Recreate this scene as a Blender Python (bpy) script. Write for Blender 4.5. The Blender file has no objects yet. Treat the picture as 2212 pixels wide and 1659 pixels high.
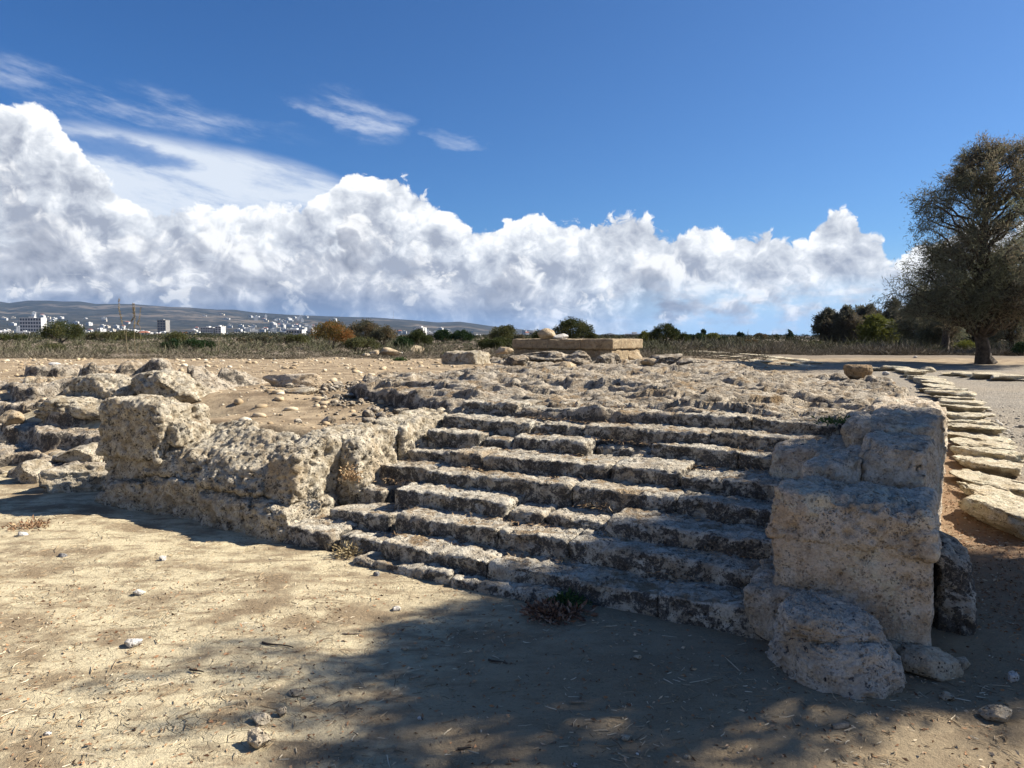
import bpy, math, random
import numpy as np
from mathutils import Vector

# ------------------------------------------------------------------ camera, world, sun, exposure
scene = bpy.context.scene
COL = scene.collection
EYE = 1.6                                   # eye height above the front ground
FPX = 1605.0                                # focal length for a 2212 px wide picture
HORIZON = 726.0
PITCH = math.atan((829.5 - HORIZON) / FPX)
cam_d = bpy.data.cameras.new('camera')
cam_d.sensor_width = 36.0
cam_d.lens = 36.0 * FPX / 2212.0
cam_d.clip_start = 0.05
cam_d.clip_end = 60000.0
cam = bpy.data.objects.new('camera', cam_d)
COL.objects.link(cam)
cam.location = (0, 0, EYE)
cam.rotation_euler = (math.radians(90) - PITCH, 0, 0)
scene.camera = cam

SUN_EL = math.radians(39.0)
SUN_AZ = math.radians(11.0)                 # angle of the sun from +X towards +Y
SUN_DIR = np.array([math.cos(SUN_EL) * math.cos(SUN_AZ), math.cos(SUN_EL) * math.sin(SUN_AZ), math.sin(SUN_EL)])
sun_d = bpy.data.lights.new('sun', 'SUN')
sun_d.energy = 5.0
sun_d.angle = math.radians(0.53)
sun_d.color = (1.0, 0.93, 0.82)
sun = bpy.data.objects.new('sun', sun_d)
COL.objects.link(sun)
sun.rotation_euler = Vector(SUN_DIR).to_track_quat('Z', 'Y').to_euler()
SKY_STRENGTH = 0.075
WORLD_GAIN = 0.56
scene.view_settings.view_transform = 'Standard'
scene.view_settings.look = 'None'
scene.view_settings.exposure = 1.1
scene.view_settings.gamma = 1.0
scene.render.engine = 'CYCLES'
scene.cycles.use_denoising = True
scene.cycles.max_bounces = 5
scene.cycles.diffuse_bounces = 3
scene.cycles.transparent_max_bounces = 8
scene.cycles.volume_bounces = 0


class G:
    """small helper round a node tree"""
    def __init__(s, tree):
        s.t = tree
        s.n = tree.nodes
        s.l = tree.links

    def new(s, typ, **kw):
        n = s.n.new(typ)
        for k, v in kw.items():
            setattr(n, k, v)
        return n

    def put(s, sock, v):
        if v is None:
            return
        if isinstance(v, bpy.types.NodeSocket):
            s.l.new(v, sock)
        elif isinstance(v, (tuple, list)) and len(v) == 3 and sock.type == 'RGBA':
            sock.default_value = (*v, 1)
        else:
            sock.default_value = v

    def m(s, op, a, b=None, c=None, clamp=False):
        n = s.new('ShaderNodeMath', operation=op, use_clamp=clamp)
        for i, v in enumerate((a, b, c)):
            if v is not None:
                s.put(n.inputs[i], v)
        return n.outputs[0]

    def v(s, op, a, b=None):
        n = s.new('ShaderNodeVectorMath', operation=op)
        s.put(n.inputs[0], a)
        if b is not None:
            s.put(n.inputs[3] if op == 'SCALE' else n.inputs[1], b)
        return n.outputs[1] if op in ('LENGTH', 'DOT_PRODUCT') else n.outputs[0]

    def comb(s, x, y, z=0.0):
        n = s.new('ShaderNodeCombineXYZ')
        for i, q in enumerate((x, y, z)):
            s.put(n.inputs[i], q)
        return n.outputs[0]

    def mr(s, v, a, b, c=0.0, d=1.0, smooth=True):
        n = s.new('ShaderNodeMapRange', interpolation_type='SMOOTHSTEP' if smooth else 'LINEAR')
        s.put(n.inputs[0], v)
        for i, q in enumerate((a, b, c, d)):
            s.put(n.inputs[i + 1], q)
        return n.outputs[0]

    def mix(s, f, a, b, mode='MIX'):
        n = s.new('ShaderNodeMix', data_type='RGBA', blend_type=mode)
        s.put(n.inputs[0], f)
        s.put(n.inputs[6], a)
        s.put(n.inputs[7], b)
        return n.outputs[2]

    def noise(s, vec, scale, detail=4.0, rough=0.55, lac=2.0, dist=0.0, dim='3D', col=False):
        n = s.new('ShaderNodeTexNoise', noise_dimensions=dim)
        s.put(n.inputs['Vector'], vec)
        n.inputs['Scale'].default_value = scale
        n.inputs['Detail'].default_value = detail
        n.inputs['Roughness'].default_value = rough
        n.inputs['Lacunarity'].default_value = lac
        n.inputs['Distortion'].default_value = dist
        return n.outputs[1 if col else 0]

    def voro(s, vec, scale, detail=0.0, rough=0.5, lac=2.0, feature='F1', smooth=0.5, dim='3D', out=0):
        n = s.new('ShaderNodeTexVoronoi', voronoi_dimensions=dim, feature=feature)
        s.put(n.inputs['Vector'], vec)
        n.inputs['Scale'].default_value = scale
        if 'Detail' in n.inputs:
            n.inputs['Detail'].default_value = detail
            n.inputs['Roughness'].default_value = rough
            n.inputs['Lacunarity'].default_value = lac
        if feature == 'SMOOTH_F1':
            n.inputs['Smoothness'].default_value = smooth
        return n.outputs[out]

    def curve(s, val, pts):
        n = s.new('ShaderNodeFloatCurve')
        s.put(n.inputs['Value'], val)
        cv = n.mapping.curves[0]
        n.mapping.use_clip = False
        while len(cv.points) < len(pts):
            cv.points.new(0.5, 0.5)
        for p, q in zip(cv.points, pts):
            p.location = q
            p.handle_type = 'AUTO'
        n.mapping.update()
        return n.outputs[0]


def sky_angles(X, Y):
    """direction (azimuth, elevation, radians) of a point of the photograph, for points at infinity"""
    a = (X - 1106) / FPX
    b = (829.5 - Y) / FPX
    cp, sp = math.cos(PITCH), math.sin(PITCH)
    d = (a, cp + b * sp, -sp + b * cp)
    return math.atan2(d[0], d[1]), math.asin(d[2] / math.sqrt(sum(q * q for q in d)))


def build_world():
    world = bpy.data.worlds.new('World')
    scene.world = world
    world.use_nodes = True
    t = world.node_tree
    t.nodes.clear()
    g = G(t)
    out = g.new('ShaderNodeOutputWorld')
    bg = g.new('ShaderNodeBackground')
    bg.inputs[1].default_value = WORLD_GAIN
    sky = g.new('ShaderNodeTexSky', sky_type='NISHITA', sun_disc=False)
    sky.sun_elevation = SUN_EL
    sky.sun_rotation = math.radians(90) - SUN_AZ
    sky.altitude = 300
    sky.air_density = 1.0
    sky.dust_density = 0.6
    sky.ozone_density = 3.0
    base = g.v('SCALE', sky.outputs[0], SKY_STRENGTH)
    geo = g.new('ShaderNodeTexCoord')
    dirv = geo.outputs['Generated']
    sep = g.new('ShaderNodeSeparateXYZ')
    g.l.new(dirv, sep.inputs[0])
    az = g.m('ARCTAN2', sep.outputs[0], sep.outputs[1])
    el = g.m('ARCSINE', sep.outputs[2])
    # real skies deepen away from the sun: a polarised deep blue
    base = g.mix(1.0, base, (0.66, 0.98, 1.36), 'MULTIPLY')
    far = g.mr(az, -0.75, 0.85, 0.0, 1.0)
    base = g.mix(far, g.mix(1.0, base, (0.60, 0.80, 0.93), 'MULTIPLY'), base)

    base0 = base
    AZ0, AZ1 = -1.3, 1.3
    EMAX = 0.6

    def profile(pts):
        q = []
        for X, Y in pts:
            a, e = sky_angles(X, Y)
            q.append(((a - AZ0) / (AZ1 - AZ0), max(0.0, e) / EMAX))
        q = [(0.0, q[0][1])] + q + [(1.0, q[-1][1])]
        an = g.m('DIVIDE', g.m('SUBTRACT', az, AZ0), AZ1 - AZ0)
        return g.m('MULTIPLY', g.curve(an, q), EMAX)

    def field(prof, seed, sx, lump, ex):
        """returns a function giving the cloud thickness at an offset of the direction, and its lumps alone"""
        def f(da, de):
            a2 = g.m('ADD', az, da) if da else az
            e2 = g.m('ADD', el, de) if de else el
            vec = g.comb(g.m('MULTIPLY_ADD', a2, sx, seed), g.m('MULTIPLY', e2, sx * 1.15))
            warp = g.noise(vec, 1.9, 2, 0.5, dim='2D', col=True)
            vec2 = g.v('ADD', vec, g.v('SCALE', g.v('SUBTRACT', warp, (0.5, 0.5, 0.5)), 0.55))
            vo = g.voro(vec2, 1.35, 4.0, 0.55, 2.2, 'F1', dim='2D')
            no = g.noise(vec, 0.9, 6, 0.58, dim='2D')
            s = g.m('ADD', g.m('MULTIPLY', g.m('SUBTRACT', 0.46, vo), lump * 0.9), g.m('MULTIPLY', g.m('SUBTRACT', no, 0.5), lump * 1.5))
            return g.m('ADD', g.m('MULTIPLY', g.m('SUBTRACT', prof, e2), ex), s), s
        return f

    def layer(under, prof, seed, sx, lump, ex, edge, dark, mid, white, lift, k1, top):
        f = field(prof, seed, sx, lump, ex)
        d0, s0 = f(0, 0)
        d1, s1 = f(0.016, 0.018)              # towards the sun: right and up
        al = g.m('MULTIPLY', g.mr(d0, 0.0, edge), g.mr(g.m('SUBTRACT', d0, s0), -0.22, -0.10))
        sh = g.m('MULTIPLY_ADD', g.m('SUBTRACT', s0, s1), k1, lift)
        rim = g.m('MULTIPLY', g.mr(d0, 0.0, 0.75, 1.0, 0.0), top)
        sh = g.m('ADD', g.m('ADD', sh, rim), patch)
        c = g.mix(g.mr(sh, 0.0, 0.5, smooth=False), dark, mid)
        c = g.mix(g.mr(sh, 0.45, 1.0), c, white)
        return g.mix(al, under, c), al

    patch = g.m('MULTIPLY', g.m('SUBTRACT', g.noise(g.comb(g.m('MULTIPLY', az, 6.5), g.m('MULTIPLY', el, 9.5), 5.1), 1.0, 4, 0.55), 0.5), 1.1)
    hz = g.mr(el, 0.0, 0.13, 1.0, 0.0)
    # pale air low over the horizon
    base = g.mix(g.m('MULTIPLY', hz, 0.55), base, (0.46, 0.62, 0.78))
    c = base
    # --- high thin streaks
    sv = g.comb(g.m('MULTIPLY', az, 4.0), g.m('ADD', g.m('MULTIPLY', el, 17.0), g.m('MULTIPLY', az, 3.0)), 7.3)
    streak = g.noise(sv, 1.6, 8, 0.66, dist=0.12)

    wn = g.new('ShaderNodeSeparateXYZ')
    g.l.new(g.noise(g.comb(g.m('MULTIPLY', az, 9.0), g.m('MULTIPLY', el, 22.0), 1.7), 1.0, 6, 0.62, col=True), wn.inputs[0])
    azw = g.m('ADD', az, g.m('MULTIPLY', g.m('SUBTRACT', wn.outputs[0], 0.5), 0.16))
    elw = g.m('ADD', el, g.m('MULTIPLY', g.m('SUBTRACT', wn.outputs[1], 0.5), 0.045))

    def spot(X, Y, rx, ry, tilt=0.0):
        a0, e0 = sky_angles(X, Y)
        da = g.m('SUBTRACT', azw, a0)
        de = g.m('ADD', g.m('SUBTRACT', elw, e0), g.m('MULTIPLY', da, tilt))
        q = g.m('ADD', g.m('POWER', g.m('DIVIDE', g.m('ABSOLUTE', da), rx / FPX), 2.0), g.m('POWER', g.m('DIVIDE', g.m('ABSOLUTE', de), ry / FPX), 2.0))
        return g.mr(q, 0.0, 1.0, 1.0, 0.0)

    veil = g.m('MAXIMUM', g.m('MULTIPLY', spot(220, 215, 420, 42, 0.10), 0.85), g.m('MAXIMUM', spot(760, 252, 130, 48, 0.22), g.m('MULTIPLY', spot(985, 300, 80, 20, 0.2), 0.6)))
    veil = g.m('MULTIPLY', veil, g.mr(streak, 0.38, 0.70))
    c = g.mix(g.m('MULTIPLY', veil, 0.62), c, (0.74, 0.79, 0.87))
    # --- smooth anvil veil on the left
    an = g.m('MULTIPLY', g.mr(g.m('SUBTRACT', profile([(0, 250), (150, 248), (300, 270), (450, 298), (560, 318), (720, 366), (800, 420), (1000, 700), (2212, 720)]), el), 0.0, 0.022), 0.9)
    hole = spot(270, 330, 140, 28, 0.10)
    an = g.m('MULTIPLY', an, g.m('SUBTRACT', 1.0, g.m('MULTIPLY', hole, 0.85)))
    an = g.m('MULTIPLY', an, g.mr(streak, 0.28, 0.58, 0.30, 1.0))
    c = g.mix(an, c, (0.70, 0.75, 0.82))
    white = (0.93, 0.94, 0.95)
    # --- main towers behind
    p1 = profile([(-300, 195), (0, 200), (90, 212), (150, 262), (215, 350), (330, 430), (480, 425), (600, 420), (690, 400), (760, 352), (850, 362), (905, 392), (955, 428), (985, 456), (1060, 478), (1090, 450), (1150, 440), (1210, 462), (1300, 462), (1390, 455), (1440, 475), (1540, 475), (1640, 478), (1690, 498), (1722, 515), (1760, 478), (1800, 440), (1850, 445), (1872, 500), (1910, 505), (1925, 535), (2000, 495), (2212, 450), (2500, 440)])
    c, _ = layer(c, p1, 3.1, 14.0, 0.36, 15.0, 0.10, (0.33, 0.36, 0.43), (0.60, 0.63, 0.68), white, 0.37, 2.1, 0.40)
    # --- nearer greyer banks
    p2 = profile([(-300, 330), (0, 345), (90, 370), (200, 395), (300, 420), (400, 455), (520, 430), (640, 440), (760, 395), (860, 440), (960, 480), (1080, 540), (1200, 540), (1330, 505), (1450, 510), (1560, 540), (1680, 570), (1760, 580), (1830, 560), (1950, 600), (2212, 560)])
    c, _ = layer(c, p2, 11.7, 8.5, 0.60, 6.0, 0.22, (0.25, 0.27, 0.325), (0.47, 0.49, 0.54), (0.88, 0.88, 0.88), 0.28, 1.8, 0.36)
    # --- low banks near the horizon, broken to the right
    p3 = profile([(-300, 520), (0, 540), (200, 560), (330, 570), (430, 560), (560, 590), (700, 590), (850, 580), (1000, 600), (1150, 610), (1300, 610), (1450, 640), (1560, 640), (1700, 640), (1850, 650), (2212, 640)])
    c, _ = layer(c, p3, 23.9, 16.0, 0.80, 6.0, 0.30, (0.21, 0.24, 0.305), (0.41, 0.44, 0.50), (0.82, 0.81, 0.79), 0.25, 1.5, 0.34)
    # --- rain shafts and blue distance low on the left, open pale air low on the right
    base_l = g.m('MULTIPLY', g.mr(g.m('ADD', el, g.m('MULTIPLY', g.m('SUBTRACT', g.noise(g.comb(g.m('MULTIPLY', az, 5.0), g.m('MULTIPLY', el, 9.0), 2.2), 1.6, 4), 0.5), 0.09)), 0.015, 0.075, 1.0, 0.0), g.mr(az, -0.10, 0.12, 1.0, 0.0))
    c = g.mix(g.m('MULTIPLY', base_l, 0.62), c, (0.115, 0.175, 0.31))
    open_r = g.m('MULTIPLY', g.mr(el, 0.03, 0.085, 1.0, 0.0), g.mr(az, 0.05, 0.28))
    brk = g.noise(g.comb(g.m('MULTIPLY', az, 16.0), g.m('MULTIPLY', el, 34.0), 4.4), 1.0, 6, 0.6)
    c = g.mix(g.m('MULTIPLY', open_r, g.mr(brk, 0.62, 0.42)), c, (0.40, 0.58, 0.77))
    # clouds live in a band over the horizon; the open sky above and the dull earth below are plain
    bgs = g.new('ShaderNodeBackground')
    bgs.inputs[1].default_value = WORLD_GAIN
    g.l.new(g.mix(g.mr(el, -0.02, 0.0, 1.0, 0.0), base0, (0.16, 0.14, 0.11)), bgs.inputs[0])
    g.l.new(c, bg.inputs[0])
    ms = g.new('ShaderNodeMixShader')
    g.put(ms.inputs[0], g.m('MULTIPLY', g.mr(el, -0.012, -0.004), g.mr(el, 0.345, 0.36, 1.0, 0.0)))
    g.l.new(bgs.outputs[0], ms.inputs[1])
    g.l.new(bg.outputs[0], ms.inputs[2])
    g.l.new(ms.outputs[0], out.inputs[0])
    world.cycles.sampling_method = 'MANUAL'
    world.cycles.sample_map_resolution = 512


build_world()

# ------------------------------------------------------------------ numbers: noise, units, projections
RNG = np.random.default_rng(7)
_perm = np.random.default_rng(3).permutation(4096)
PERM = np.concatenate([_perm, _perm])
_gr = np.random.default_rng(5).normal(size=(4096, 3))
GRAD = _gr / np.linalg.norm(_gr, axis=1, keepdims=True)


def hsh(i, j, k):
    return PERM[(PERM[(PERM[i & 4095] + j) & 4095] + k) & 4095]


def pnoise(p):
    """gradient noise, about -0.6..0.6, for points (n,3)"""
    out = np.empty(len(p))
    for s in range(0, len(p), 200000):
        q = p[s:s + 200000]
        f0 = np.floor(q)
        i = f0.astype(np.int64)
        f = q - f0
        w = f * f * f * (f * (f * 6 - 15) + 10)
        r = 0
        for dx in (0, 1):
            wx = w[:, 0] if dx else 1 - w[:, 0]
            for dy in (0, 1):
                wy = w[:, 1] if dy else 1 - w[:, 1]
                for dz in (0, 1):
                    wz = w[:, 2] if dz else 1 - w[:, 2]
                    gd = GRAD[hsh(i[:, 0] + dx, i[:, 1] + dy, i[:, 2] + dz)]
                    r = r + wx * wy * wz * ((f[:, 0] - dx) * gd[:, 0] + (f[:, 1] - dy) * gd[:, 1] + (f[:, 2] - dz) * gd[:, 2])
        out[s:s + 200000] = r
    return out


def fbm(p, octaves=4, gain=0.5, lac=2.03, ridged=False):
    r = 0
    a = 1.0
    q = np.array(p, dtype=float)
    for o in range(octaves):
        n = pnoise(q + 17.3 * o)
        r = r + a * ((0.35 - np.abs(n)) * 1.4 if ridged else n)
        q = q * lac
        a *= gain
    return r


def worley(p):
    """distance to the nearest feature point and a random number of its cell"""
    best = np.full(len(p), 9.0)
    rid = np.zeros(len(p))
    f0 = np.floor(p)
    i = f0.astype(np.int64)
    f = p - f0
    for dx in (-1, 0, 1):
        for dy in (-1, 0, 1):
            for dz in (-1, 0, 1):
                h = hsh(i[:, 0] + dx, i[:, 1] + dy, i[:, 2] + dz)
                h2 = PERM[h + 31]
                h3 = PERM[h2 + 57]
                d = (dx + h / 4096. - f[:, 0]) ** 2 + (dy + h2 / 4096. - f[:, 1]) ** 2 + (dz + h3 / 4096. - f[:, 2]) ** 2
                m = d < best
                best = np.where(m, d, best)
                rid = np.where(m, PERM[h3 + 11] / 4096., rid)
    return np.sqrt(best), rid


def ss(a, b, x):
    t = np.clip((x - a) / (b - a), 0, 1)
    return t * t * (3 - 2 * t)


CP, SP = math.cos(PITCH), math.sin(PITCH)


def ray(X, Y):
    a = (X - 1106) / FPX
    b = (829.5 - Y) / FPX
    return np.array([a, CP + b * SP, -SP + b * CP])


def at(X, Y, z=0.0):
    """the place at height z that the photograph shows at X, Y (2212 px wide)"""
    d = ray(X, Y)
    t = (z - EYE) / d[2]
    return np.array([d[0] * t, d[1] * t, z])


def far(X, Y, dist):
    """the place at depth dist seen at X, Y"""
    d = ray(X, Y)
    t = dist / d[1]
    return np.array([d[0] * t, dist, EYE + d[2] * t])


# the ruin has its own axes: u along the steps (to the right and nearer), v up the steps
A30 = math.radians(30)
UX, UY = math.cos(A30), -math.sin(A30)
VX, VY = math.sin(A30), math.cos(A30)


def w2uv(x, y):
    return x * UX + y * UY, x * VX + y * VY


def uv2w(p):
    p = np.asarray(p, dtype=float)
    q = p.copy()
    q[..., 0] = p[..., 0] * UX + p[..., 1] * VX
    q[..., 1] = p[..., 0] * UY + p[..., 1] * VY
    return q


# ------------------------------------------------------------------ objects
def mesh_obj(name, verts, faces, mats, parent=None, smooth=True, mat_index=None):
    """faces: (n,3) or (n,4) array, or list of such arrays"""
    verts = np.asarray(verts, dtype=np.float32)
    fl = faces if isinstance(faces, list) else [faces]
    fl = [np.asarray(f, dtype=np.int32) for f in fl if len(f)]
    me = bpy.data.meshes.new(name)
    nl = sum(f.size for f in fl)
    nf = sum(len(f) for f in fl)
    me.vertices.add(len(verts))
    me.loops.add(nl)
    me.polygons.add(nf)
    me.vertices.foreach_set('co', verts.ravel())
    me.loops.foreach_set('vertex_index', np.concatenate([f.ravel() for f in fl]))
    tot = np.concatenate([np.full(len(f), f.shape[1], np.int32) for f in fl])
    me.polygons.foreach_set('loop_start', np.concatenate([[0], np.cumsum(tot)[:-1]]).astype(np.int32))
    me.polygons.foreach_set('use_smooth', np.full(nf, smooth))
    for m in (mats if isinstance(mats, (list, tuple)) else [mats]):
        me.materials.append(m)
    if mat_index is not None:
        me.polygons.foreach_set('material_index', np.asarray(mat_index, dtype=np.int32))
    me.update(calc_edges=True)
    o = bpy.data.objects.new(name, me)
    COL.objects.link(o)
    if parent is not None:
        o.parent = parent
    return o


def tag(o, label=None, cat=None, group=None, kind=None):
    if label:
        o['label'] = label
    if cat:
        o['category'] = cat
    if group:
        o['group'] = group
    if kind:
        o['kind'] = kind
    return o


def empty(name, loc, label, cat, group=None, rz=0.0):
    o = bpy.data.objects.new(name, None)
    o.empty_display_size = 0.1
    COL.objects.link(o)
    o.location = loc
    o.rotation_euler = (0, 0, rz)
    return tag(o, label, cat, group)


def vnormals(v, f):
    n = np.zeros_like(v)
    a, b, c = v[f[:, 0]], v[f[:, 1]], v[f[:, 2]]
    d = v[f[:, 3]] if f.shape[1] == 4 else c
    fn = np.cross(c - a, d - b) if f.shape[1] == 4 else np.cross(b - a, c - a)
    for k in range(f.shape[1]):
        for ax in range(3):
            n[:, ax] += np.bincount(f[:, k], fn[:, ax], len(v))
    l = np.linalg.norm(n, axis=1, keepdims=True)
    return n / np.maximum(l, 1e-12)


def karst(p, seed, amp=1.0, scale=1.0, pits=1.0):
    """height of weathered limestone: lumps, sharp little ridges, pits"""
    q = p * scale + np.array([seed * 3.7, seed * 1.3, seed * 7.1])
    w = q + 0.05 * np.stack([pnoise(q * 5.0), pnoise(q * 5.0 + 30), pnoise(q * 5.0 + 60)], 1)
    h = 0.045 * fbm(q * 2.1, 2) + 0.040 * fbm(w * 6.5, 3, 0.55) + 0.026 * fbm(w * 15, 4, 0.66, ridged=True)
    n = fbm(w * 5.0 + 11.0, 3, 0.6)
    h = h - 0.022 * ss(0.16, 0.10, np.abs(n + 0.1)) * ss(-0.1, 0.2, pnoise(q * 2.6))
    if pits:
        d, r = worley(w * 8.0)
        h = h - pits * 0.050 * (r > 0.72) * ss(0.36, 0.10, d)
        d, r = worley(w * 21.0)
        h = h - pits * 0.026 * (r > 0.45) * ss(0.42, 0.16, d)
    return amp * h


def box_lattice(n):
    """unit cube surface lattice with n = (nx,ny,nz) cells; points in -1..1"""
    nx, ny, nz = n
    ids = {}
    idx = -np.ones((nx + 1, ny + 1, nz + 1), dtype=np.int64)
    I, J, K = np.meshgrid(np.arange(nx + 1), np.arange(ny + 1), np.arange(nz + 1), indexing='ij')
    sf = (I == 0) | (I == nx) | (J == 0) | (J == ny) | (K == 0) | (K == nz)
    idx[sf] = np.arange(sf.sum())
    pts = np.stack([I[sf] / nx * 2 - 1, J[sf] / ny * 2 - 1, K[sf] / nz * 2 - 1], 1)
    fs = []

    def quad(a, flip):
        q = np.stack([a[:-1, :-1].ravel(), a[1:, :-1].ravel(), a[1:, 1:].ravel(), a[:-1, 1:].ravel()], 1)
        fs.append(q[:, ::-1] if flip else q)
    quad(idx[:, :, 0], True)
    quad(idx[:, :, nz], False)
    quad(idx[:, 0, :], False)
    quad(idx[:, ny, :], True)
    quad(idx[0, :, :], True)
    quad(idx[nx, :, :], False)
    return pts, np.concatenate(fs)


def stone_block(corners, seed, res=0.022, r=0.05, amp=1.0, pits=1.0, warp=None, kscale=1.0):
    """weathered block: 8 corners in (u,v,z), bottom four then top four, each front-left, front-right,
    back-right, back-left. Gives vertices in world coordinates and quads."""
    c = np.asarray(corners, dtype=float)
    L = np.array([np.linalg.norm(c[[1, 2, 5, 6]] - c[[0, 3, 4, 7]], axis=1).mean(),
                  np.linalg.norm(c[[3, 2, 7, 6]] - c[[0, 1, 4, 5]], axis=1).mean(),
                  np.linalg.norm(c[4:] - c[:4], axis=1).mean()])
    n = np.maximum(4, np.minimum(220, np.round(L / res))).astype(int)
    p, f = box_lattice(n)
    h = L / 2
    q = p * h
    # chipped, rounded edges
    rr = r * np.clip(0.75 + 2.2 * fbm(q * 4.0 + seed * 5.1, 3), 0.15, 2.4)
    rr = np.minimum(rr, 0.48 * L.min())[:, None]
    core = np.clip(q, -(h - rr), h - rr)
    dv = q - core
    l = np.linalg.norm(dv, axis=1, keepdims=True)
    q = np.where(l > 1e-9, core + dv / np.maximum(l, 1e-9) * rr, q)
    t = (q / h + 1) / 2
    a, b, g = t[:, :1], t[:, 1:2], t[:, 2:]
    P = ((1 - g) * ((1 - b) * ((1 - a) * c[0] + a * c[1]) + b * ((1 - a) * c[3] + a * c[2]))
         + g * ((1 - b) * ((1 - a) * c[4] + a * c[5]) + b * ((1 - a) * c[7] + a * c[6])))
    P = uv2w(P)
    if warp is not None:
        P = warp(P)
    nn = vnormals(P, f)
    P = P + nn * karst(P, seed, amp, kscale, pits)[:, None]
    return P, f


def box8(u0, u1, v0, v1, z0, z1, dz=(0, 0, 0, 0), dv=(0, 0, 0, 0), du=(0, 0, 0, 0)):
    """eight corners of a box in (u,v,z); dz, dv, du shift the four top corners"""
    b = [(u0, v0, z0), (u1, v0, z0), (u1, v1, z0), (u0, v1, z0)]
    t = [(u0, v0, z1), (u1, v0, z1), (u1, v1, z1), (u0, v1, z1)]
    t = [(q[0] + du[i], q[1] + dv[i], q[2] + dz[i]) for i, q in enumerate(t)]
    return b + t


_ICO = {}


def ico(sub):
    if sub not in _ICO:
        import bmesh
        bm = bmesh.new()
        bmesh.ops.create_icosphere(bm, subdivisions=sub, radius=1.0)
        bm.verts.ensure_lookup_table()
        _ICO[sub] = (np.array([v.co[:] for v in bm.verts]), np.array([[q.index for q in f.verts] for f in bm.faces]))
        bm.free()
    return _ICO[sub]


def rock_geo(size, seed, sub=4, cuts=9, cut=0.72, rough=0.10, pits=0.0, flat=0.35):
    """loose stone: a sphere chopped by planes, then weathered; centred in x,y, bottom near 0"""
    v, f = ico(sub)
    v = v.copy()
    rg = np.random.default_rng(seed)
    for k in range(cuts):
        nrm = rg.normal(size=3)
        nrm /= np.linalg.norm(nrm)
        d = rg.uniform(cut - 0.12, cut + 0.16)
        e = v @ nrm - d
        v = v - np.where(e > 0, e * 0.92, 0)[:, None] * nrm
    n = fbm(v * 1.7 + seed * 2.3, 3) * 1.0 + 0.35 * fbm(v * 6 + seed, 3, 0.6)
    nn = vnormals(v, f)
    v = v + nn * (n * rough)[:, None]
    lo, hi = v.min(0), v.max(0)
    v = (v - (lo + hi) / 2) / (hi - lo) * np.asarray(size)
    zmin = -size[2] / 2
    if flat:
        v[:, 2] = np.maximum(v[:, 2], zmin + flat * 0.5 * size[2])
        v[:, 2] -= zmin + flat * 0.5 * size[2]
    else:
        v[:, 2] -= zmin
    if pits:
        v = v + vnormals(v, f) * karst(v, seed, pits, 1.0 / max(size) * 0.8, 1.0)[:, None] * max(size)
    return v, f


def rotz(v, a):
    c, s = math.cos(a), math.sin(a)
    q = v.copy()
    q[:, 0] = v[:, 0] * c - v[:, 1] * s
    q[:, 1] = v[:, 0] * s + v[:, 1] * c
    return q


def join(parts):
    """[(v,f),...] -> v, list of face arrays"""
    vs, fs, o = [], [], 0
    for v, f in parts:
        vs.append(v)
        for q in (f if isinstance(f, list) else [f]):
            fs.append(np.asarray(q) + o)
        o += len(v)
    tri = [q for q in fs if q.shape[1] == 3]
    qd = [q for q in fs if q.shape[1] == 4]
    out = []
    if tri:
        out.append(np.concatenate(tri))
    if qd:
        out.append(np.concatenate(qd))
    return np.concatenate(vs), out


def tubes(polys, sides=5):
    """polys: list of (points (n,3), radii (n,)) -> verts, quads"""
    vs, fs, o = [], [], 0
    ang = np.arange(sides) / sides * 2 * np.pi
    for p, r in polys:
        p = np.asarray(p, float)
        r = np.asarray(r, float)
        t = np.gradient(p, axis=0)
        t /= np.maximum(np.linalg.norm(t, axis=1, keepdims=True), 1e-9)
        ref = np.array([0.31, 0.87, 0.38]) if abs(t[0, 2]) > 0.8 else np.array([0, 0, 1.0])
        a = np.cross(t, ref)
        a /= np.maximum(np.linalg.norm(a, axis=1, keepdims=True), 1e-9)
        b = np.cross(t, a)
        ring = p[:, None] + r[:, None, None] * (np.cos(ang)[None, :, None] * a[:, None] + np.sin(ang)[None, :, None] * b[:, None])
        n = len(p)
        vs.append(ring.reshape(-1, 3))
        i = np.arange(n - 1)[:, None] * sides
        j = np.arange(sides)[None]
        k = (j + 1) % sides
        q = np.stack([i + j, i + k, i + sides + k, i + sides + j], -1).reshape(-1, 4)
        fs.append(q + o)
        o += n * sides
    return np.concatenate(vs), np.concatenate(fs)


def leaves(cent, direc, length, width, rg, fold=0.25):
    """one small bent diamond per centre, pointing along direc"""
    n = len(cent)
    d = direc / np.maximum(np.linalg.norm(direc, axis=1, keepdims=True), 1e-9)
    s = np.cross(d, rg.normal(size=(n, 3)))
    s /= np.maximum(np.linalg.norm(s, axis=1, keepdims=True), 1e-9)
    up = np.cross(d, s)
    L = np.broadcast_to(np.asarray(length, float), (n,))[:, None]
    W = np.broadcast_to(np.asarray(width, float), (n,))[:, None]
    a = cent
    b = cent + d * L * 0.5 + s * W * 0.5 + up * W * fold
    c = cent + d * L
    e = cent + d * L * 0.5 - s * W * 0.5 + up * W * fold
    v = np.stack([a, b, c, e], 1).reshape(-1, 3)
    f = np.arange(n * 4).reshape(n, 4)
    return v, f


# ------------------------------------------------------------------ materials
def material(name, rough=0.9):
    m = bpy.data.materials.new(name)
    m.use_nodes = True
    g = G(m.node_tree)
    b = m.node_tree.nodes['Principled BSDF']
    b.inputs['Roughness'].default_value = rough
    b.inputs['Specular IOR Level'].default_value = 0.2
    return m, g, b


def bump(g, b, h, strength, dist):
    n = g.new('ShaderNodeBump')
    n.inputs['Strength'].default_value = strength
    n.inputs['Distance'].default_value = dist
    g.put(n.inputs['Height'], h)
    g.l.new(n.outputs[0], b.inputs['Normal'])


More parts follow.
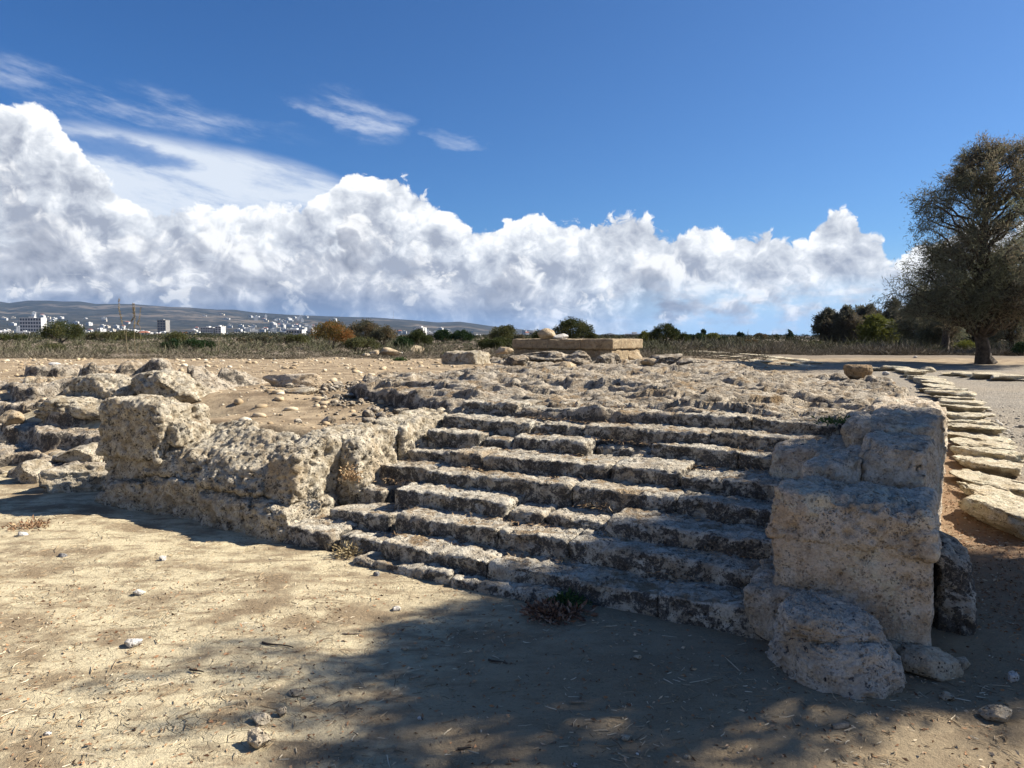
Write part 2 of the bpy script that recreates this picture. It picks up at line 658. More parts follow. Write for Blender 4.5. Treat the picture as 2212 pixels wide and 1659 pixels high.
def limestone(name, tan, cream, dark, lichen=0.5, riser=0.0, dirt=0.0, spot=0.0, local=False, scale=1.0, warm=(0.40, 0.28, 0.15), pit=0.85):
    m, g, b = material(name, 0.95)
    if local:
        pos = g.v('ADD', g.new('ShaderNodeTexCoord').outputs['Object'], g.v('SCALE', g.comb(1.0, 0.7, 0.3), g.m('MULTIPLY', g.new('ShaderNodeObjectInfo').outputs['Random'], 40.0)))
    else:
        pos = g.new('ShaderNodeNewGeometry').outputs['Position']
    if scale != 1.0:
        pos = g.v('SCALE', pos, scale)
    nrm = g.new('ShaderNodeSeparateXYZ')
    g.l.new(g.new('ShaderNodeNewGeometry').outputs['Normal'], nrm.inputs[0])
    big = g.noise(pos, 1.6, 5, 0.6)
    mid = g.noise(pos, 9.0, 6, 0.65)
    fine = g.noise(pos, 70.0, 4, 0.7)
    c = g.mix(g.mr(mid, 0.36, 0.62), tan, cream)
    c = g.mix(g.m('MULTIPLY', g.mr(big, 0.5, 0.72), 0.55), c, warm)
    # chalky weathered crust
    c = g.mix(g.m('MULTIPLY', g.mr(g.noise(pos, 4.3, 6, 0.68), 0.52, 0.66), 0.6), c, tuple(min(0.68, q * 1.25) for q in cream))
    c = g.mix(g.mr(fine, 0.42, 0.75, 0.0, 0.45), c, dark)
    c = g.mix(g.mr(g.noise(pos, 28.0, 5, 0.7), 0.54, 0.68, 0.0, 0.55), c, tuple(0.45 * q for q in tan))
    # grey-black lichen with ragged edges
    lt = 0.66 - 0.14 * lichen
    lm = g.noise(pos, 8.5, 8, 0.76, dist=0.5)
    if riser:
        lm = g.m('ADD', lm, g.m('MULTIPLY', g.mr(nrm.outputs[2], 0.75, 0.15), riser))
    lw = g.m('MULTIPLY', g.mr(lm, lt, lt + 0.055), g.mr(fine, 0.30, 0.50, 0.35, 1.0))
    c = g.mix(g.m('MULTIPLY', lw, 0.88), c, dark)
    if spot:
        sp = g.voro(g.v('ADD', pos, g.v('SCALE', g.noise(pos, 26, 5, 0.7, col=True), 0.075)), 19.0)
        c = g.mix(g.m('MULTIPLY', g.m('MULTIPLY', g.mr(g.m('ADD', sp, g.m('MULTIPLY', g.noise(pos, 9.0, 3), 0.5)), 0.46, 0.38), g.mr(g.noise(pos, 4.0, 3), 0.44, 0.50)), spot), c, (0.035, 0.037, 0.042))
    # solution pits, coarse and fine, coloured dark brown
    wpos = g.v('ADD', pos, g.v('SCALE', g.noise(pos, 22.0, 3, 0.6, col=True), 0.035))
    ph = g.voro(wpos, 62.0)
    hole = g.m('MULTIPLY', g.mr(ph, 0.34, 0.20), g.mr(g.noise(pos, 11.0, 3), 0.47, 0.55))
    ph2 = g.voro(wpos, 24.0)
    hole = g.m('MAXIMUM', hole, g.m('MULTIPLY', g.mr(ph2, 0.26, 0.15), g.mr(g.noise(pos, 6.0, 2), 0.50, 0.58)))
    c = g.mix(g.m('MULTIPLY', hole, pit), c, (0.05, 0.038, 0.027))
    if dirt:
        dm = g.noise(pos, 3.3, 6, 0.66)
        dw = g.m('MULTIPLY', g.mr(nrm.outputs[2], 0.80, 0.97), g.mr(dm, 0.62 - 0.2 * dirt, 0.70 - 0.2 * dirt))
        c = g.mix(g.m('MULTIPLY', dw, 0.8), c, g.mix(g.noise(pos, 120, 3, 0.7), (0.10, 0.065, 0.035), (0.34, 0.23, 0.12)))
    g.l.new(c, b.inputs['Base Color'])
    h = g.m('ADD', g.m('MULTIPLY', mid, 0.6), g.m('ADD', g.m('MULTIPLY', fine, 0.28), g.m('MULTIPLY', g.noise(pos, 24.0, 5, 0.7), 0.7)))
    h = g.m('SUBTRACT', h, g.m('MULTIPLY', hole, 0.7))
    bump(g, b, h, 1.0, 0.035 / scale)
    return m


DARK = (0.045, 0.043, 0.042)
M_step = limestone('step limestone', (0.33, 0.275, 0.20), (0.55, 0.50, 0.40), DARK, 0.74, 0.10, 0.40, pit=0.6)
M_pier = limestone('pier limestone', (0.44, 0.35, 0.245), (0.62, 0.53, 0.41), DARK, 0.46, -0.06, 0.10, warm=(0.54, 0.35, 0.20), pit=0.30)
M_wall = limestone('wall limestone', (0.31, 0.25, 0.165), (0.53, 0.47, 0.36), (0.06, 0.055, 0.05), 0.55, 0.04, 0.2)
M_bed = limestone('bedrock', (0.27, 0.215, 0.15), (0.47, 0.41, 0.32), (0.05, 0.046, 0.042), 0.80, 0.12, 0.45)
M_stump = limestone('column limestone', (0.43, 0.36, 0.275), (0.55, 0.48, 0.38), DARK, 0.12, spot=0.9, pit=0.25)
M_loose = limestone('loose stone', (0.40, 0.31, 0.20), (0.52, 0.44, 0.32), DARK, 0.1, local=True)
M_boulder = limestone('boulder stone', (0.38, 0.28, 0.17), (0.50, 0.41, 0.28), DARK, 0.2, local=True)
M_kerb = limestone('kerb limestone', (0.50, 0.42, 0.28), (0.62, 0.55, 0.41), (0.16, 0.13, 0.09), -0.1, local=True, warm=(0.52, 0.38, 0.20))
M_altar = limestone('altar stone', (0.27, 0.20, 0.125), (0.38, 0.30, 0.19), DARK, 0.25, warm=(0.33, 0.22, 0.11))
M_brown = limestone('brown stone', (0.22, 0.155, 0.09), (0.34, 0.25, 0.15), DARK, 0.35, local=True, warm=(0.30, 0.18, 0.09))
M_pale = limestone('white stone', (0.58, 0.54, 0.47), (0.66, 0.62, 0.56), DARK, -0.4, local=True, warm=(0.55, 0.48, 0.38))
M_grey = limestone('grey stone', (0.20, 0.19, 0.18), (0.28, 0.27, 0.26), DARK, 0.1, local=True, warm=(0.22, 0.19, 0.16))


def ground_material():
    m, g, b = material('dirt', 0.97)
    geo = g.new('ShaderNodeNewGeometry')
    pos = geo.outputs['Position']
    sp = g.new('ShaderNodeSeparateXYZ')
    g.l.new(pos, sp.inputs[0])
    x, y = sp.outputs[0], sp.outputs[1]
    big = g.noise(pos, 0.55, 5, 0.6)
    mid = g.noise(pos, 3.0, 6, 0.62)
    fine = g.noise(pos, 45.0, 5, 0.75)
    grit = g.noise(pos, 210.0, 3, 0.7)
    # pale dried mud crust, brown trodden litter
    crust = g.mr(g.m('ADD', g.m('MULTIPLY', mid, 0.55), g.m('MULTIPLY', g.noise(pos, 1.1, 4, 0.6), 0.45)), 0.40, 0.54)
    # stretched mottling as rain left it
    stv = g.v('MULTIPLY', pos, (2.2, 6.5, 1.0))
    crust = g.m('MULTIPLY', crust, g.mr(g.noise(stv, 1.4, 6, 0.68), 0.32, 0.54))
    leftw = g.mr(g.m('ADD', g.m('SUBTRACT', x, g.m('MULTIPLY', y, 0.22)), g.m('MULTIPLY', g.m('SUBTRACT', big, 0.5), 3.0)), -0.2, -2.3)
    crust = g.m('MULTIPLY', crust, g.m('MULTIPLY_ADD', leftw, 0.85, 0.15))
    litter = g.mix(g.m('ADD', g.m('MULTIPLY', grit, 0.5), g.m('MULTIPLY', g.noise(pos, 85.0, 5, 0.8), 0.5)), (0.080, 0.057, 0.033), (0.40, 0.305, 0.19))
    mud = g.mix(fine, (0.47, 0.395, 0.245), (0.66, 0.565, 0.375))
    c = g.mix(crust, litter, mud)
    # cracks in the crust
    wv = g.v('ADD', pos, g.v('SCALE', g.noise(pos, 8.0, 3, col=True), 0.12))
    cr = g.voro(wv, 13.0, feature='DISTANCE_TO_EDGE')
    cw = g.m('MULTIPLY', g.mr(cr, 0.035, 0.0), g.mr(g.noise(pos, 2.1, 3), 0.46, 0.6))
    cw = g.m('MULTIPLY', cw, crust)
    c = g.mix(g.m('MULTIPLY', cw, 0.75), c, (0.13, 0.095, 0.055))
    # dark flecks of needles and chaff
    fv = g.v('MULTIPLY', g.v('ADD', pos, g.v('SCALE', g.noise(pos, 14.0, 2, col=True), 0.10)), (34.0, 130.0, 60.0))
    fleck = g.m('MULTIPLY', g.mr(g.noise(fv, 1.0, 3, 0.6), 0.60, 0.70), g.mr(mid, 0.38, 0.6))
    c = g.mix(g.m('MULTIPLY', fleck, 0.8), c, (0.075, 0.055, 0.037))
    fl2 = g.mr(g.noise(g.v('MULTIPLY', pos, (60.0, 95.0, 60.0)), 1.0, 4, 0.75), 0.60, 0.66)
    c = g.mix(g.m('MULTIPLY', g.m('MULTIPLY', fl2, g.mr(g.noise(pos, 1.7, 4, 0.65), 0.40, 0.62)), 0.7), c, (0.10, 0.075, 0.045))
    pale = g.mr(g.noise(pos, 95.0, 2, 0.5), 0.70, 0.78)
    c = g.mix(g.m('MULTIPLY', pale, 0.6), c, (0.55, 0.46, 0.32))
    # platform and terrace: orange brown stony earth
    ter = g.mr(sp.outputs[2], 0.42, 0.70)
    earth = g.mix(g.mr(g.noise(pos, 2.2, 7, 0.7), 0.35, 0.65), (0.19, 0.138, 0.085), (0.43, 0.335, 0.215))
    stones = g.voro(g.v('MULTIPLY', pos, (1.0, 1.0, 0.4)), 11.0, 1.0)
    earth = g.mix(g.m('MULTIPLY', g.mr(stones, 0.24, 0.14), g.mr(mid, 0.42, 0.6)), earth, (0.56, 0.48, 0.35))
    earth = g.mix(g.mr(grit, 0.35, 0.75, 0.0, 0.5), earth, (0.17, 0.12, 0.07))
    c = g.mix(ter, c, earth)
    # gravel to the right of the kerb and behind the platform
    u = g.m('ADD', g.m('MULTIPLY', x, UX), g.m('MULTIPLY', y, UY))
    v = g.m('ADD', g.m('MULTIPLY', x, VX), g.m('MULTIPLY', y, VY))
    ub = g.curve(g.m('DIVIDE', v, 40.0), [(0.0, 1.5), (0.17, 0.62), (0.26, 0.36), (0.35, 0.05), (0.55, -0.9), (0.8, -2.2), (1.0, -3.2)])
    gq = g.m('ADD', g.m('SUBTRACT', u, ub), g.m('MULTIPLY', g.m('SUBTRACT', mid, 0.5), 0.5))
    gw = g.mr(gq, 0.0, 0.35)
    # dry gravel also fills the low ground between kerb and bedrock higher up
    gw = g.m('MAXIMUM', gw, g.m('MULTIPLY', g.mr(v, 10.0, 12.5), g.mr(u, -4.6, -1.8)))
    gw = g.m('MULTIPLY', gw, g.mr(g.m('ADD', y, g.m('MULTIPLY', mid, 3.0)), 24.2, 22.0))
    peb = g.voro(pos, 30.0, 1.0, out=1)
    ps = g.new('ShaderNodeSeparateXYZ')
    g.l.new(peb, ps.inputs[0])
    grav = g.mix(ps.outputs[0], (0.125, 0.110, 0.088), (0.335, 0.295, 0.235))
    grav = g.mix(g.mr(big, 0.35, 0.65, 0.0, 0.5), grav, (0.33, 0.27, 0.19))
    c = g.mix(gw, c, grav)
    # red brown needle bed in the strip between pier and kerb and under the near tree
    red = g.m('MULTIPLY', g.m('MULTIPLY', g.mr(u, -0.2, 0.15), g.m('SUBTRACT', 1.0, gw)), g.mr(v, 12.5, 9.0))
    red = g.m('MULTIPLY', red, g.mr(v, 4.3, 5.3))
    c = g.mix(g.m('MULTIPLY', red, g.mr(g.noise(pos, 6.0, 5, 0.7), 0.3, 0.6, 0.35, 0.95)), c, g.mix(grit, (0.14, 0.075, 0.04), (0.40, 0.26, 0.15)))
    # bare ochre strip along the scrub at the right, grey-brown scrub soil beyond
    scr = g.mr(g.m('ADD', y, g.m('MULTIPLY', g.m('SUBTRACT', big, 0.5), 7.0)), 25.0, 29.0)
    soil = g.mix(g.noise(pos, 1.3, 6, 0.7), (0.12, 0.095, 0.07), (0.25, 0.20, 0.14))
    c = g.mix(scr, c, soil)
    g.l.new(c, b.inputs['Base Color'])
    h = g.m('ADD', g.m('MULTIPLY', fine, 0.7), g.m('ADD', g.m('MULTIPLY', grit, 0.3), g.m('MULTIPLY', g.noise(pos, 13.0, 4, 0.6), 1.0)))
    h = g.m('SUBTRACT', h, g.m('MULTIPLY', cw, 0.5))
    h = g.m('ADD', h, g.m('MULTIPLY', g.m('MULTIPLY', gw, g.m('SUBTRACT', 0.5, g.voro(pos, 30.0, 1.0))), 1.2))
    bump(g, b, h, 0.85, 0.02)
    return m


def foliage(name, c1, c2, c3=None, scale=1.2, trans=0.25, local=True):
    m, g, b = material(name, 0.75)
    tc = g.new('ShaderNodeTexCoord').outputs['Object']
    n = g.noise(tc, scale, 3, 0.6)
    r = g.new('ShaderNodeNewGeometry').outputs['Random Per Island']
    c = g.mix(g.m('MULTIPLY_ADD', r, 0.6, g.m('MULTIPLY', g.mr(n, 0.35, 0.65), 0.4)), c1, c2)
    if c3 is not None:
        n3 = g.noise(g.v('ADD', tc, (7.0, 3.0, 1.0)), scale * 0.55, 3, 0.6)
        c = g.mix(g.m('MULTIPLY', g.mr(n3, 0.46, 0.60), g.mr(r, 0.1, 0.5)), c, c3)
    g.l.new(c, b.inputs['Base Color'])
    tr = g.new('ShaderNodeBsdfTranslucent')
    g.put(tr.inputs[0], c)
    ms = g.new('ShaderNodeMixShader')
    ms.inputs[0].default_value = trans
    g.l.new(b.outputs[0], ms.inputs[1])
    g.l.new(tr.outputs[0], ms.inputs[2])
    g.l.new(ms.outputs[0], m.node_tree.nodes['Material Output'].inputs[0])
    return m


def plain(name, c1, c2, scale=8.0, rough=0.85, local=True):
    m, g, b = material(name, rough)
    tc = g.new('ShaderNodeTexCoord').outputs['Object'] if local else g.new('ShaderNodeNewGeometry').outputs['Position']
    n = g.noise(tc, scale, 5, 0.65)
    c = g.mix(g.mr(n, 0.3, 0.7), c1, c2)
    g.l.new(c, b.inputs['Base Color'])
    return m


def islands(name, c1, c2, c3, rough=0.85):
    """many small loose bits, each of its own tint"""
    m, g, b = material(name, rough)
    r = g.new('ShaderNodeNewGeometry').outputs['Random Per Island']
    c = g.mix(g.mr(r, 0.0, 0.55, smooth=False), c1, c2)
    c = g.mix(g.mr(r, 0.7, 0.95, smooth=False), c, c3)
    g.l.new(c, b.inputs['Base Color'])
    return m


M_dirt = ground_material()
M_bark = plain('bark', (0.035, 0.028, 0.022), (0.10, 0.08, 0.06), 9.0, 0.95)


# ------------------------------------------------------------------ the ground, one sheet to the horizon
def ub_of(v):                                 # right hand edge of the rock platform
    return np.interp(v, [4, 7.5, 9.5, 10.9, 12.6, 13.4, 15, 20], [0.0, -0.05, -0.2, -0.3, -0.45, -1.2, -3.0, -5.5])


def ul_of(v):                                 # left hand edge of the bare rock
    return np.interp(v, [5.9, 6.3, 7.4, 9, 12, 14.5, 16.5, 20], [-4.25, -4.4, -7.0, -7.4, -7.6, -8.6, -10.2, -11])


def ground_h(x, y, fine=True):
    u, v = w2uv(x, y)
    right = np.interp(v, [4.2, 6.7, 10.4, 14, 22, 30], [0, 0.05, 0.3, 0.52, 0.72, 0.8])
    left = 0.84 * ss(4.4, 6.9, v)
    wall = 0.70 * ss(4.65, 5.25, v) + 0.13 * ss(5.5, 8.0, v)
    stairs = 0.86 * ss(4.15, 6.3, v) - 0.10 * ss(4.0, 4.3, v)
    a = ss(-7.5, -6.95, u)
    b = ss(-4.75, -4.45, u)
    c = ss(-0.25, 0.10, u - ub_of(v))
    h = left * (1 - a) + a * (wall * (1 - b) + b * (stairs * (1 - c) + c * right))
    h = h + 0.10 * np.exp(-((u + 8.5) / 4.5) ** 2 - ((v - 17) / 5.0) ** 2)
    k = ss(21, 27, y)
    h = h * (1 - k) + 0.8 * k
    p = np.stack([x, y, np.zeros_like(x)], 1)
    h = h + 0.035 * fbm(p * 0.55, 3) * ss(-30, 3, y)
    if fine:
        near = np.abs(y) < 40
        d = np.zeros_like(x)
        q = p[near]
        amp = 0.4 + 0.9 * ss(0.4, 0.75, h[near])
        d[near] = (0.016 * fbm(q * 4.0, 4, 0.6)) * amp
        h = h + d
    far_ = ss(60, 400, np.hypot(x, y))
    h = h + far_ * 0.6 * fbm(p * 0.006, 3)
    return h


def gz(x, y):
    return float(ground_h(np.array([float(x)]), np.array([float(y)]), False)[0])


def build_ground():
    xs = np.concatenate([np.arange(0, 6, 0.034), 6 + np.cumsum(0.034 * 1.045 ** np.arange(1, 214))])
    xs = xs[xs < 16000]
    xs = np.concatenate([-xs[:0:-1], xs])
    y1 = np.arange(2.0, 8.5, 0.024)
    y2 = 8.5 + np.cumsum(0.024 * 1.022 ** np.arange(1, 420))
    y2 = y2[y2 < 16000]
    y0 = 2.0 - np.cumsum(0.1 * 1.25 ** np.arange(30))
    ys = np.concatenate([y0[::-1], y1, y2])
    X, Y = np.meshgrid(xs, ys, indexing='xy')
    x, y = X.ravel(), Y.ravel()
    z = ground_h(x, y)
    n, m = len(ys), len(xs)
    i = np.arange(n * m).reshape(n, m)
    f = np.stack([i[:-1, :-1], i[:-1, 1:], i[1:, 1:], i[1:, :-1]], -1).reshape(-1, 4)
    o = mesh_obj('ground', np.stack([x, y, z], 1), f, M_dirt)
    tag(o, kind='structure')


build_ground()


def bed_h(u, v):
    p = np.stack([u, v, np.zeros_like(u)], 1)
    ex = fbm(p * 0.9, 3) * 0.5
    m = ss(-0.35, 0.25, u - ul_of(v) + ex) * ss(0.10, -0.22, u - ub_of(v) + ex * 0.35) * ss(6.02, 6.2, v + ex * 0.15) * ss(20.0, 18.0, v)
    q = p * np.array([0.42, 1.0, 1.0])
    q = q + 0.13 * np.stack([pnoise(p * 2.3), pnoise(p * 2.3 + 40), 0 * u], 1)
    n = fbm(q * np.array([0.8, 1.25, 1]) + 4.1, 5, 0.6)
    ledge = 0.0
    for t in (-0.30, -0.22, -0.14, -0.07, 0.0, 0.07, 0.14, 0.22, 0.32):
        ledge = ledge + 0.019 * ss(t, t + 0.012, n)
    lump = 0.045 * fbm(q * 1.3 + 9.7, 3, 0.5)
    n2 = fbm(q * 4.2 + 7.0, 4, 0.62)
    sharp = 0.020 * ss(-0.02, 0.03, n2) + 0.018 * ss(0.14, 0.18, n2) + 0.022 * fbm(q * 13.0 + 2.2, 4, 0.66, ridged=True)
    base = 0.76 + 0.07 * ss(6.2, 7.5, v) + 0.05 * ss(12, 16, v)
    base = base - 0.11 * ss(-2.6, -0.7, u) * ss(6.4, 7.8, v) - 0.07 * ss(11.5, 14, v)
    t = v * 1.15 + 1.7 * fbm(q * np.array([0.75, 0.55, 1]) + 31, 4, 0.55)
    fr = t - np.floor(t)
    t2 = v * 2.7 + 1.9 * fbm(q * np.array([1.3, 1.1, 1]) + 51, 4, 0.6)
    f2 = t2 - np.floor(t2)
    ampl = ss(-0.25, 0.25, fbm(p * 0.9 + 77, 2))
    saw = (ss(0, 0.07, fr) - fr) * (0.03 + 0.085 * ampl) + (ss(0, 0.09, f2) - f2) * (0.018 + 0.035 * (1 - ampl))
    saw = saw + 0.035 * np.exp(-((u + 1.02) / 0.6) ** 2 - ((v - 12.15) / 0.7) ** 2)
    h = base + m * (0.02 + 0.6 * ledge + 0.6 * lump + sharp + saw)
    d, r = worley(q * 6.0)
    h = h - m * 0.035 * (r > 0.62) * ss(0.36, 0.16, d)
    d, r = worley(q * 19.0)
    h = h - m * 0.018 * (r > 0.4) * ss(0.42, 0.16, d)
    soil = base + m * (0.055 + 0.035 * fbm(p * 0.7 + 21, 2) + 0.006 * fbm(p * 8, 3))
    k = 0.012
    h = np.where(m > 0.3, soil + k * np.logaddexp(0, (h - soil) / k), h)
    return h * m + (1 - m) * -0.2 + (1 - m) * m * 0.5


def build_bedrock():
    us = np.arange(-10.4, 0.12, 0.027)
    vs = 5.98 + np.cumsum(0.020 * 1.0042 ** np.arange(0, 330))
    U, V = np.meshgrid(us, vs)
    u, v = U.ravel(), V.ravel()
    z = bed_h(u, v)
    p = np.stack([u, v, z], 1)
    p[:, 0] += 0.035 * pnoise(p * 5.0)
    p[:, 1] += 0.05 * pnoise(p * 4.0 + 9)
    n, m = len(vs), len(us)
    i = np.arange(n * m).reshape(n, m)
    f = np.stack([i[:-1, :-1], i[:-1, 1:], i[1:, 1:], i[1:, :-1]], -1).reshape(-1, 4)
    keep = (z[f] > 0.05).any(1)
    f = f[keep]
    used = np.unique(f)
    mp = -np.ones(n * m, dtype=np.int64)
    mp[used] = np.arange(len(used))
    o = mesh_obj('bedrock', uv2w(p[used]), mp[f], M_bed)
    tag(o, kind='structure')


build_bedrock()


def build_left_outcrop():
    """broken rock of the terrace edge at the left, ledges stepping down to the front dirt"""
    us = np.arange(-15.5, -6.55, 0.026)
    vs = np.arange(4.15, 9.6, 0.024)
    U, V = np.meshgrid(us, vs)
    u, v = U.ravel(), V.ravel()
    p = np.stack([u, v, 0 * u], 1)
    ex = fbm(p * 0.8 + 3, 3)
    q = p + 0.15 * np.stack([pnoise(p * 2.1), pnoise(p * 2.1 + 40), 0 * u], 1)
    x, y = u * UX + v * VX, u * UY + v * VY
    g0 = ground_h(x, y, False)
    m = ss(4.22, 4.7, v + ex * 0.5) * ss(8.9, 7.6, v + ex * 1.2 + 0.12 * (u + 9)) * ss(-6.6, -7.0, u + 0.2 * ex)
    m = m * (1 - ss(-9.2, -8.4, u + 0.2 * ex) * ss(5.4, 6.0, v))
    lump = 0.30 * fbm(q * 1.2 + 5.0, 2, 0.5)
    tt = (g0 * 0.9 + lump) / 0.21
    fl = np.floor(tt)
    led = (fl + ss(0.80, 0.98, tt - fl)) * 0.21
    hump = 0.24 * np.exp(-((u + 9.7) / 0.9) ** 2 - ((v - 7.0) / 0.6) ** 2) + 0.18 * np.exp(-((u + 11.2) / 0.9) ** 2 - ((v - 6.7) / 0.5) ** 2)
    n2 = fbm(q * 4.2 + 7.0, 4, 0.62)
    h = 0.15 + led + hump * (1 + 0.5 * fbm(q * 2, 2)) + 0.03 * ss(-0.02, 0.03, n2) + 0.03 * fbm(q * 11.0, 4, 0.66, ridged=True) + 0.04 * fbm(q * 4, 3)
    d, r = worley(q * 7.0)
    h = h - 0.06 * (r > 0.62) * ss(0.38, 0.14, d)
    d, r = worley(q * 19.0)
    h = h - 0.022 * (r > 0.4) * ss(0.42, 0.16, d)
    z = np.where(m > 0.02, h * m + (1 - m) * (g0 - 0.22), g0 - 0.3)
    pts = np.stack([u, v, z], 1)
    pts[:, 0] += 0.05 * pnoise(pts * 5.0)
    pts[:, 1] += 0.06 * pnoise(pts * 4.0 + 9)
    n, k = len(vs), len(us)
    i = np.arange(n * k).reshape(n, k)
    f = np.stack([i[:-1, :-1], i[:-1, 1:], i[1:, 1:], i[1:, :-1]], -1).reshape(-1, 4)
    f = f[(m[f] > 0.03).any(1)]
    us_ = np.unique(f)
    mp = -np.ones(n * k, dtype=np.int64)
    mp[us_] = np.arange(len(us_))
    tag(mesh_obj('bedrock', uv2w(pts[us_]), mp[f], M_bed), kind='structure')


build_left_outcrop()


# ------------------------------------------------------------------ the staircase and its two flanking piers
def build_staircase():
    o = uv2w([-2.5, 5.0, 0.0])
    root = empty('stone_staircase', o, 'broad flight of eroded limestone steps rising between the two rough piers', 'staircase')
    # (name, front v, top z, drop, list of (u0, u1, dv, dz))
    rows = [
        (3.86, 0.045, 0.14, [(-3.55, -2.72, 0.02, 0.0), (-2.70, -1.95, 0.0, -0.008)], 0.20),
        (4.00, 0.145, 0.22, [(-4.42, -3.92, 0.03, -0.02), (-3.90, -3.46, 0.10, -0.045), (-3.40, -2.50, 0.0, 0.0), (-2.49, -1.36, 0.0, -0.015), (-1.35, -0.62, -0.04, -0.005)], 0.42),
        (4.31, 0.26, 0.22, [(-4.20, -3.62, 0.05, -0.05), (-3.50, -2.62, 0.0, 0.01), (-2.61, -2.08, 0.0, 0.0), (-2.07, -0.72, -0.01, 0.005)], 0.42),
        (4.60, 0.375, 0.24, [(-4.28, -3.98, 0.12, -0.06), (-3.74, -2.72, 0.0, 0.01), (-2.70, -2.42, 0.0, -0.025), (-2.40, -1.92, 0.02, -0.045), (-1.90, -0.72, -0.08, 0.0)], 0.42),
        (4.92, 0.49, 0.24, [(-4.30, -3.70, 0.05, -0.015), (-3.68, -2.36, 0.0, 0.0), (-2.34, -1.55, 0.0, 0.01), (-1.54, -0.74, 0.0, -0.01)], 0.42),
        (5.20, 0.605, 0.24, [(-4.22, -3.66, 0.10, -0.03), (-3.64, -3.32, 0.03, 0.0), (-3.30, -2.18, 0.0, 0.005), (-2.17, -1.62, 0.05, 0.012), (-1.61, -0.76, 0.0, -0.01)], 0.46),
        (5.55, 0.715, 0.24, [(-4.12, -3.56, 0.0, 0.0), (-3.54, -3.26, 0.05, -0.03), (-3.24, -2.52, 0.04, 0.005), (-2.50, -2.02, 0.16, -0.05), (-2.00, -1.30, 0.10, 0.005), (-1.29, -0.78, 0.08, -0.005)], 0.44),
        (5.85, 0.825, 0.24, [(-4.16, -3.20, 0.0, 0.0), (-3.18, -2.68, 0.05, -0.006), (-2.66, -1.58, 0.0, 0.0), (-1.57, -0.78, 0.03, 0.0)], 0.46),
        (6.14, 0.925, 0.24, [(-4.18, -3.52, 0.04, 0.012), (-3.50, -2.60, 0.06, -0.01), (-2.58, -1.98, 0.10, -0.02), (-1.96, -1.32, -0.02, 0.01), (-1.31, -0.66, 0.0, 0.0)], 0.66),
    ]
    sd = 11
    for v, z, drop, blocks, run in rows:
        st = bpy.data.objects.new('step', None)
        COL.objects.link(st)
        st.parent = root
        for (u0, u1, dv, dz) in blocks:
            sd += 1
            rg = np.random.default_rng(sd)
            e = rg.uniform(-0.018, 0.018, 4)
            c = box8(u0 + 0.003, u1 - 0.003, v + dv, v + run + 0.14, z - drop, z + dz, dz=tuple(e), dv=(0.02 + rg.uniform(-.012, .012), 0.02 + rg.uniform(-.012, .012), 0, 0))
            c[0] = (c[0][0], c[0][1] + rg.uniform(-.015, .015), c[0][2])
            c[1] = (c[1][0], c[1][1] + rg.uniform(-.015, .015), c[1][2])
            p, f = stone_block(c, sd, 0.0125, 0.029, 0.46, 1.1)
            mesh_obj('step_block', p - o, f, M_step, st)
    return root


build_staircase()


def block_thing(name, label, cat, blocks, mat, origin_uvz, group=None, part='block'):
    o = uv2w(origin_uvz)
    root = empty(name, o, label, cat, group)
    for c, seed, res, r, amp, pits, lab in blocks:
        p, f = stone_block(c, seed, res, r, amp, pits)
        b = mesh_obj(part, p - o, f, mat, root)
        if lab:
            b['label'] = lab
    return root


# right pier: a stack of big squared blocks stepping up beside the stairs, its face towards the camera in shade
block_thing('stone_pier', 'tall squared limestone pier in tree shade at the right hand end of the steps', 'pier', [
    (box8(-0.735, -0.01, 4.05, 4.82, -0.15, 0.50, dz=(0.05, 0.10, 0.0, 0.0), dv=(-0.02, 0.0, 0, 0)), 50, 0.011, 0.030, 0.45, 0.9, None),
    (box8(-0.76, 0.01, 4.02, 4.80, 0.54, 0.745, dz=(0.04, 0.01, -0.03, -0.01), du=(0.03, -0.03, -0.02, 0.02), dv=(0.04, 0.03, 0, 0)), 51, 0.011, 0.045, 0.75, 1.3, None),
    (box8(-0.86, -0.36, 3.94, 4.6, 0.02, 0.30, dz=(-0.03, -0.02, 0, 0), dv=(0.03, 0.06, 0, 0)), 52, 0.013, 0.06, 0.6, 0.8, None),
    (box8(-0.72, -0.40, 4.72, 5.5, 0.4, 0.80, dz=(-0.02, 0.06, 0.06, 0.0), dv=(0.10, 0.14, 0, 0)), 53, 0.013, 0.05, 0.7, 1.0, None),
    (box8(-0.46, -0.02, 4.74, 5.52, -0.2, 0.955, dz=(-0.02, -0.02, 0.0, 0.02), dv=(0.20, 0.16, 0, 0), du=(0.06, -0.03, 0, 0.04)), 54, 0.013, 0.09, 0.7, 1.0, None),
    (box8(-0.60, 0.0, 5.50, 6.45, -0.2, 1.02, dz=(-0.02, -0.02, 0.0, -0.02), dv=(0.12, 0.10, 0, 0), du=(0.05, -0.02, 0, 0)), 55, 0.016, 0.06, 0.8, 1.0, None),
    (box8(-0.42, 0.02, 6.40, 7.18, -0.2, 1.06, dz=(-0.05, -0.06, -0.1, -0.06)), 57, 0.02, 0.12, 0.9, 1.0, None),
    (box8(-1.02, -0.55, 5.40, 6.7, 0.4, 0.80, dz=(-0.02, 0.02, 0.04, 0.04), dv=(0.1, 0.1, 0, 0)), 56, 0.016, 0.05, 0.7, 0.8, None),
], M_pier, (-0.4, 5.2, 0.0))
block_thing('rock_slab', 'dark pitted limestone slab standing against the right flank of the tall pier', 'rock', [
    (box8(0.02, 0.17, 4.62, 5.25, -0.1, 0.42, dz=(0, -0.06, -0.1, 0)), 61, 0.014, 0.06, 0.6, 1.2, None),
    (box8(0.03, 0.20, 4.58, 5.1, -0.1, 0.27, dz=(0, -0.05, -0.05, 0)), 62, 0.014, 0.06, 0.6, 1.2, None),
], M_bed, (0.1, 4.9, 0.0))
